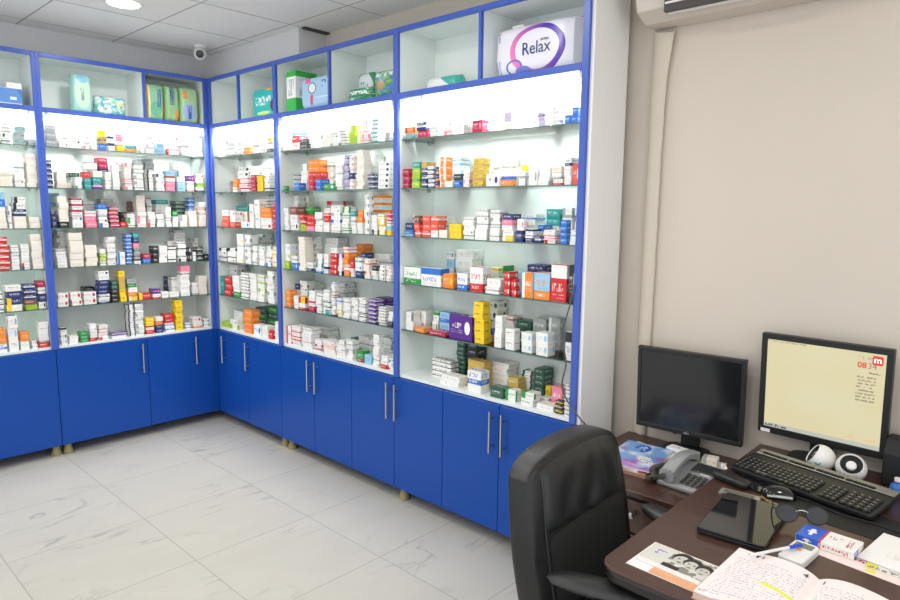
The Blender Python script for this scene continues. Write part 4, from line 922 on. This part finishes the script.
# keys
t = thing('key_bunch', 'bunch of brass keys on a ring beside the sunglasses', 'keys', (-.262, -4.255, ZD+.004), 0)
M_brass = mat('brass', 'b99a55', .3, .9)
bm = NB(); tube(bm, [(.012*math.cos(a), .012*math.sin(a), .004) for a in [2*PI*i/16 for i in range(17)]], .0014, smooth=False); obj('key_ring', bm, M_chrome, t, smooth=True)
for k, a in enumerate((2.6, 3.3, 4.0, 1.0)):
    R = Matrix.Rotation(a, 4, 'Z') @ Matrix.Translation((.012, 0, -.002+.0022*k)); bm = NB()
    cyl(bm, R @ Vector((.011, 0, 0)), R @ Vector((.011, 0, .0018)), .011, n=14); box(bm, .02, .048, -.0035, .0035, 0, .0018, M=R); box(bm, .032, .046, -.006, -.0035, 0, .0018, M=R)
    obj('key', bm, M_brass if k % 2 else M_steel, t)
# sunglasses
c1, c2 = on(787, 514, 'z', ZD+.042), on(817, 517, 'z', ZD+.042)
mid = (c1+c2)/2; dv = (c2-c1); rr = math.atan2(dv.y, dv.x); half = dv.length/2
t = thing('sunglasses', 'black sunglasses standing beside the laptop', 'sunglasses', (mid.x, mid.y, ZD+.021), rr)
R0 = Matrix.Rotation(math.radians(-25), 4, 'X')
for sx in (-1, 1):
    pts = [(sx*half+.031*math.cos(a)*(1+.08*math.sin(a)), .026*math.sin(a)) for a in [2*PI*i/24 for i in range(24)]]
    MM = Matrix.Translation((0, 0, .024)) @ Matrix.Rotation(PI/2-.42, 4, 'X')
    bm = NB(); prism(bm, pts, -.001, .001, M=MM); obj('lens', bm, M_blackg, t)
    bm = NB(); tube(bm, [MM @ Vector((x, y, 0)) for x, y in pts+pts[:1]], .0022, smooth=False); obj('rim', bm, M_black, t, smooth=True)
    bm = NB(); tube(bm, [MM @ Vector((sx*(half+.031), .008, 0)), (sx*(half+.030), .03, .026), (sx*(half+.02), .09, .014), (sx*(half+.01), .11, .002)], .002); obj('temple', bm, M_black, t, smooth=True)
bm = NB(); tube(bm, [MM @ Vector((-half+.025, .008, 0)), MM @ Vector((0, .012, 0)), MM @ Vector((half-.025, .008, 0))], .002); obj('bridge', bm, M_chrome, t, smooth=True)
# carton with the blue end
t = thing('medicine_box', 'white medicine box with a blue end and red writing', 'medicine box', (-.418, -4.455, ZD+.002), math.radians(-93))
nt, b, g, B, mmb = print_mat('blue_end_print', 'efece8', .35)
col = g.mix(B, hx('3561c8'), g.rect(-1, .40, -1, 2)); col = g.mix(col, hx('c9304a'), g.rect(.40, .44, -1, 2)); col = g.mix(col, hx('f2f4f6'), g.disc(.2, .68, .05, .10)); col = g.mix(col, hx('f2f4f6'), g.rect(.17, .23, .25, .62)); col = g.mix(col, hx('f2f4f6'), g.rect(.12, .28, .48, .58))
col = g.mix(col, hx('b8a9a0'), g.words(.5, .72, .45, .7, 9, 5)); col = g.mix(col, hx('c44a4a'), g.words(.82, .9, .2, .8, 24, 3))
nt.links.new(col, b.inputs['Base Color'])
bm = NB(); box(bm, -.076, .076, -.045, .045, 0, .022); obj('carton', bm, [mmb], t, .001, seg=1)
obj('side_lettering', _b([(-.015, .05, -.0456, -.0452, .007, .016)]), film('red_lettering', 'efece8', [('words', (.02, .98, .1, .9, 12, 4), 'b92f3a')], .4), t)
sheet('leaflet', 'pinkish leaflet under the blue-ended medicine box', 'leaflet', -.465, -4.535, ZD+.0003, .25, .085, math.radians(-97), film('leaflet_print', 'efe0dc', [('words', (.25, .6, .55, .75, 16, 4), 'b23a44'), ('rect', (.62, .72, .1, .3), 'e8e04a')], .6))
# small white meter with a grey-green display
t = thing('blood_glucose_meter', 'small white meter with a grey-green display beside the pen', 'meter', (-.560, -4.414, ZD+.0003), math.radians(-95))
bm = NB(); prism(bm, rrect(.066, .132, .012), 0, .024); obj('body', bm, M_whitep, t, .005, seg=3)
obj('display', _b([(-.024, .024, .022, .052, .0238, .0252)]), mat('lcd', '6f7c6a', .25), t, .001, seg=1)
bm = NB(); cyl(bm, (0, .004, .0238), (0, .004, .0262), .006); obj('button', bm, mat('orange_button', 'e8a03c', .4), t)
# diary
t = thing('open_diary', 'open diary with handwriting and one yellow highlighted line', 'diary', (-.805, -4.487, ZD+.0003), math.radians(-91))
nt, b, g, B, mpg = print_mat('diary_page', 'f0e6e4', .7)
def page(flip, seed):
    nt, b, g, B, m = print_mat('diary_page_'+('left' if flip else 'right'), 'f0e6e4', .7)
    col = g.mix(B, hx('c6bfcc'), g.rows(.08, .92, .06, .84, 17, 40, seed, .52)); col = g.mix(col, hx('c9bfc4'), g.rect(.515, .52, .05, .9))
    if flip:
        col = g.mix(col, hx('e2e64a'), g.m('MULTIPLY', g.m('GREATER_THAN', 1., g.m('MULTIPLY', g.m('ABSOLUTE', g.m('SUBTRACT', g.v, g.m('ADD', .50, g.m('MULTIPLY', g.u, -.06)))), 46)), g.band(g.u, .54, .93)))
        col = g.mix(col, hx('5a4a4c'), g.words(.16, .36, .90, .96, 12, 3)); col = g.mix(col, hx('a0303c'), g.words(.03, .10, .05, .075, 20, 3))
    nt.links.new(col, b.inputs['Base Color']); return m
def pz(q): return .020+.014*math.sin(min(1, q*1.25)*PI)**.8*(1-q*.5)-(.010*(1-q)**6)
for sg in (-1, 1):
    W_, H_ = .203, .300
    bm = NB()
    uvgrid(bm, 20, 4, lambda u, v: (sg*W_*((1-u) if sg < 0 else u), (v-.5)*H_, pz((1-u) if sg < 0 else u)))
    V0 = [bm.verts.new((sg*W_*i/20, -H_/2, pz(i/20)-.0004)) for i in range(21)]; V1 = [bm.verts.new((sg*W_*i/20, -H_/2, .003)) for i in range(21)]
    V2 = [bm.verts.new((sg*W_*i/20, H_/2, pz(i/20)-.0004)) for i in range(21)]; V3 = [bm.verts.new((sg*W_*i/20, H_/2, .003)) for i in range(21)]
    for i in range(20):
        for a, b_ in ((V0, V1), (V2, V3)): quad(bm, [a[i], a[i+1], b_[i+1], b_[i]], 1)
    quad(bm, [V0[20], V2[20], V3[20], V1[20]], 1); quad(bm, [V1[0], V1[20], V3[20], V3[0]], 1)
    pg = obj('page_block', bm, [page(sg < 0, 3 if sg < 0 else 8), mat('page_edges', 'd8b9ae', .7)], t)
    ink = mat('date_ink', '5d4a50', .6) if sg < 0 else mat('date_ink_red', '8a4650', .6)
    u = .10 if sg > 0 else .14
    text('date_number', '13' if sg > 0 else '14', .026, ink, pg, (sg*W_*u*(1.0 if sg > 0 else .9)+sg*.005, H_/2-.03, pz(u)+.0008), (0, -sg*.12, 0), .0002, .0003)
obj('cover', _b([(-.207, .207, -.153, .153, 0, .0028)]), mat('diary_cover', 'b89a90', .5), t, .001, seg=1)
# pen resting on diary and meter
p0 = on(752, 555, 'z', ZD+.042); p1 = on(801, 545, 'z', ZD+.031)
d = (p1-p0).normalized()
t = thing('pen', 'white ballpoint pen with a blue cap across the diary', 'pen', tuple(p0), 0)
bm = NB(); cyl(bm, (0, 0, 0), d*((p1-p0).length*.74), .0042, n=14); cyl(bm, -d*.012, (0, 0, 0), .0012, .004, n=12); obj('barrel', bm, M_whitep, t, smooth=True)
bm = NB(); cyl(bm, d*((p1-p0).length*.742), d*(p1-p0).length, .0052, n=14); obj('cap', bm, mat('pen_blue', '2b48c8', .35), t, smooth=True)
# papers at the near corner
sheet('paper_sheet', 'white sheet on the desk corner under the photo card', 'paper', -.838, -4.178, ZD+.0002, .19, .165, math.radians(-92), M_paper)
sheet('orange_slip', 'orange slip of paper along the desk edge', 'paper slip', -.902, -4.21, ZD+.0011, .13, .036, math.radians(-93), mat('orange_paper', 'e0a880', .6, noise=.12, nscale=30))
nt, b, g, B, mph = print_mat('baby_photo', 'd9d7cf', .35)
nz = g.noise(5, 4, 3)
col = g.mix(B, hx('8a8780'), g.m('MULTIPLY', g.rect(.36, 1, .08, .96), g.m('GREATER_THAN', nz, .47)))
for (u, v, r) in ((.53, .62, .13), (.70, .56, .12), (.90, .50, .11)):
    col = g.mix(col, hx('2a2826'), g.disc(u, v+.10, r*1.15, r*2.2)); col = g.mix(col, hx('c9c5bd'), g.disc(u, v, r*.86, r*1.75))
    for e in (-.35, .35): col = g.mix(col, hx('3a3734'), g.disc(u+e*r, v+.05, r*.17, r*.2))
    col = g.mix(col, hx('4a4643'), g.disc(u, v-.12, r*.26, r*.22))
col = g.mix(col, hx('2c2a29'), g.rect(.36, .62, .08, .26)); col = g.mix(col, hx('8f8ad0'), g.words(.12, .28, .5, .75, 10, 4)); col = g.mix(col, hx('eceae4'), g.band(g.v, -1, .08))
nt.links.new(col, b.inputs['Base Color'])
t = thing('photo_card', 'black and white baby photo card on the white sheet', 'photo card', (-.825, -4.182, ZD+.0022), math.radians(-93))
bm = NB(); box(bm, -.092, .092, -.06, .06, 0, .003); obj('card', bm, M_paper, t)
bm = NB(); v = box(bm, -.091, .091, -.052, .059, .0031, .0036); obj('photo', bm, mph, t)
# right-hand papers
sheet('paper_sheet', 'white sheet with lifted edge at the photo edge of desk', 'paper', -.350, -4.672, ZD+.004, .26, .22, math.radians(-97), film('faint_print', 'f0eeeb', [('words', (.2, .5, .3, .5, 16, 4), 'e2dedc')], .7), curl=.05)
sheet('paper_sheet', 'white sheet with a yellow mark beneath the lifted one', 'paper', -.375, -4.690, ZD+.0015, .26, .22, math.radians(-92), film('yellow_mark', 'e9e7e0', [('rect', (-1, .1, -1, .2), 'e6de5a'), ('words', (.02, .5, .02, .1, 24, 3), '8a8a86')], .7))
# things at the far right
p = on(883, 478, 'z', ZD); q = on(890, 434, 'x', .29)
t = thing('black_case', 'black angular case standing right of the lit monitor', 'case', (.20, -4.555, ZD+.0003), math.radians(-90))
hh = .165
bm = NB(); prof = [(0, 0), (0, hh*.72), (.04, hh), (.10, hh), (.10, 0)]
A = [bm.verts.new((-.085, y, z)) for y, z in prof]; B2 = [bm.verts.new((.12, y, z)) for y, z in prof]
bm.faces.new(A); bm.faces.new(B2[::-1])
for i in range(5): bm.faces.new((A[i], A[(i+1) % 5], B2[(i+1) % 5], B2[i]))
obj('body', bm, M_dark, t, .006)
bm = NB(); cyl(bm, (-.03, .05, hh), (-.03, .05, hh+.006), .012); obj('top_button', bm, mat('rose_button', 'c79a92', .5), t, smooth=True)
p = on(898, 474, 'x', .115)
t = thing('blue_bottle', 'blue round bottle at the photo edge behind keyboard', 'bottle', (.115, p.y-.004, ZD+.0003), 0)
bm = NB(); lathe(bm, [(.018, 0), (.024, .006), (.026, .025), (.022, .042), (.012, .05), (.012, .056)], 24); obj('body', bm, mat('blue_plastic', '2f66b0', .3), t, smooth=True)
bm = NB(); lathe(bm, [(.013, .0562), (.013, .066), (0, .067)], 20); obj('cap', bm, M_whitep, t, smooth=True)
p0 = on(872, 478, 'z', ZD+.007); p1 = on(893, 485, 'z', ZD+.007)
t = thing('marker_pen', 'hot pink marker pen behind the keyboard', 'marker', (.125, -4.475, ZD+.0065), 0); d = Vector((-.25, -.97, 0))
bm = NB(); cyl(bm, (0, 0, 0), d*.055, .006, n=14); obj('barrel', bm, mat('pink_plastic', 'e8386e', .35), t, smooth=True)
bm = NB(); cyl(bm, d*-.02, d*-.0005, .003, .006, n=14); obj('cap', bm, mat('red_plastic', 'd02a44', .35), t, smooth=True)
# ------------------------------------------------------------------ lights, world, camera
def downlight(x, y, label, W=30, group=None):
    t = thing('ceiling_downlight', label, 'ceiling light', (x, y, ZC), 0, group)
    bm = NB(); lathe(bm, [(.085, -.006), (.1, -.007), (.108, -.001), (.108, .0)], 32); obj('trim_ring', bm, M_whitep, t, smooth=True)
    bm = NB(); cyl(bm, (0, 0, -.0085), (0, 0, -.0062), .086, n=32); obj('diffuser', bm, mat('downlight_diffuser', 'fffdf8', .4, emit=14), t)
    la = bpy.data.lights.new('downlight_lamp', 'AREA'); la.shape = 'DISK'; la.size = .17; la.energy = W; la.color = (1, .97, .93); la.spread = math.radians(160)
    lo = bpy.data.objects.new('downlight_lamp', la); C.objects.link(lo); lo.parent = t; lo.location = (0, 0, -.012)
downlight(-.85, -.70, 'lit round ceiling downlight before the corner shelves', DLW)
for k, (x, y) in enumerate([(-2.05, -2.5), (-.95, -2.75), (-2.6, -.9), (-.9, -5.2), (-2.3, -4.0), (-3.6, -2.6), (-3.4, -5.6)]):
    la = bpy.data.lights.new('room_lamp', 'AREA'); la.shape = 'DISK'; la.size = .22; la.energy = DLW; la.color = (1, .96, .91)
    lo = bpy.data.objects.new('room_lamp', la); C.objects.link(lo); lo.location = (x, y, ZC-.02)
w = bpy.data.worlds.new('daylight'); bpy.context.scene.world = w; w.use_nodes = True
w.node_tree.nodes['Background'].inputs[0].default_value = (.93, .96, 1, 1); w.node_tree.nodes['Background'].inputs[1].default_value = WORLD
cam = bpy.data.cameras.new('camera'); co = bpy.data.objects.new('camera', cam); C.objects.link(co)
cam.sensor_width = 36; cam.lens = FPX/900*36; cam.clip_start = .02
M = Matrix.Identity(4)
for i in range(3): M[i][0] = CR[i]; M[i][1] = CU[i]; M[i][2] = -CW[i]; M[i][3] = CAM[i]
co.matrix_world = M
sc = bpy.context.scene; sc.camera = co
sc.view_settings.view_transform = 'Standard'; sc.view_settings.look = 'None'; sc.view_settings.gamma = 1; sc.view_settings.use_curve_mapping = False
sc.view_settings.exposure = EXPO
sc.cycles.max_bounces = 8; sc.cycles.transparent_max_bounces = 24; sc.cycles.use_denoising = True
sc.cycles.sample_clamp_indirect = 6; sc.cycles.caustics_reflective = False; sc.cycles.caustics_refractive = False
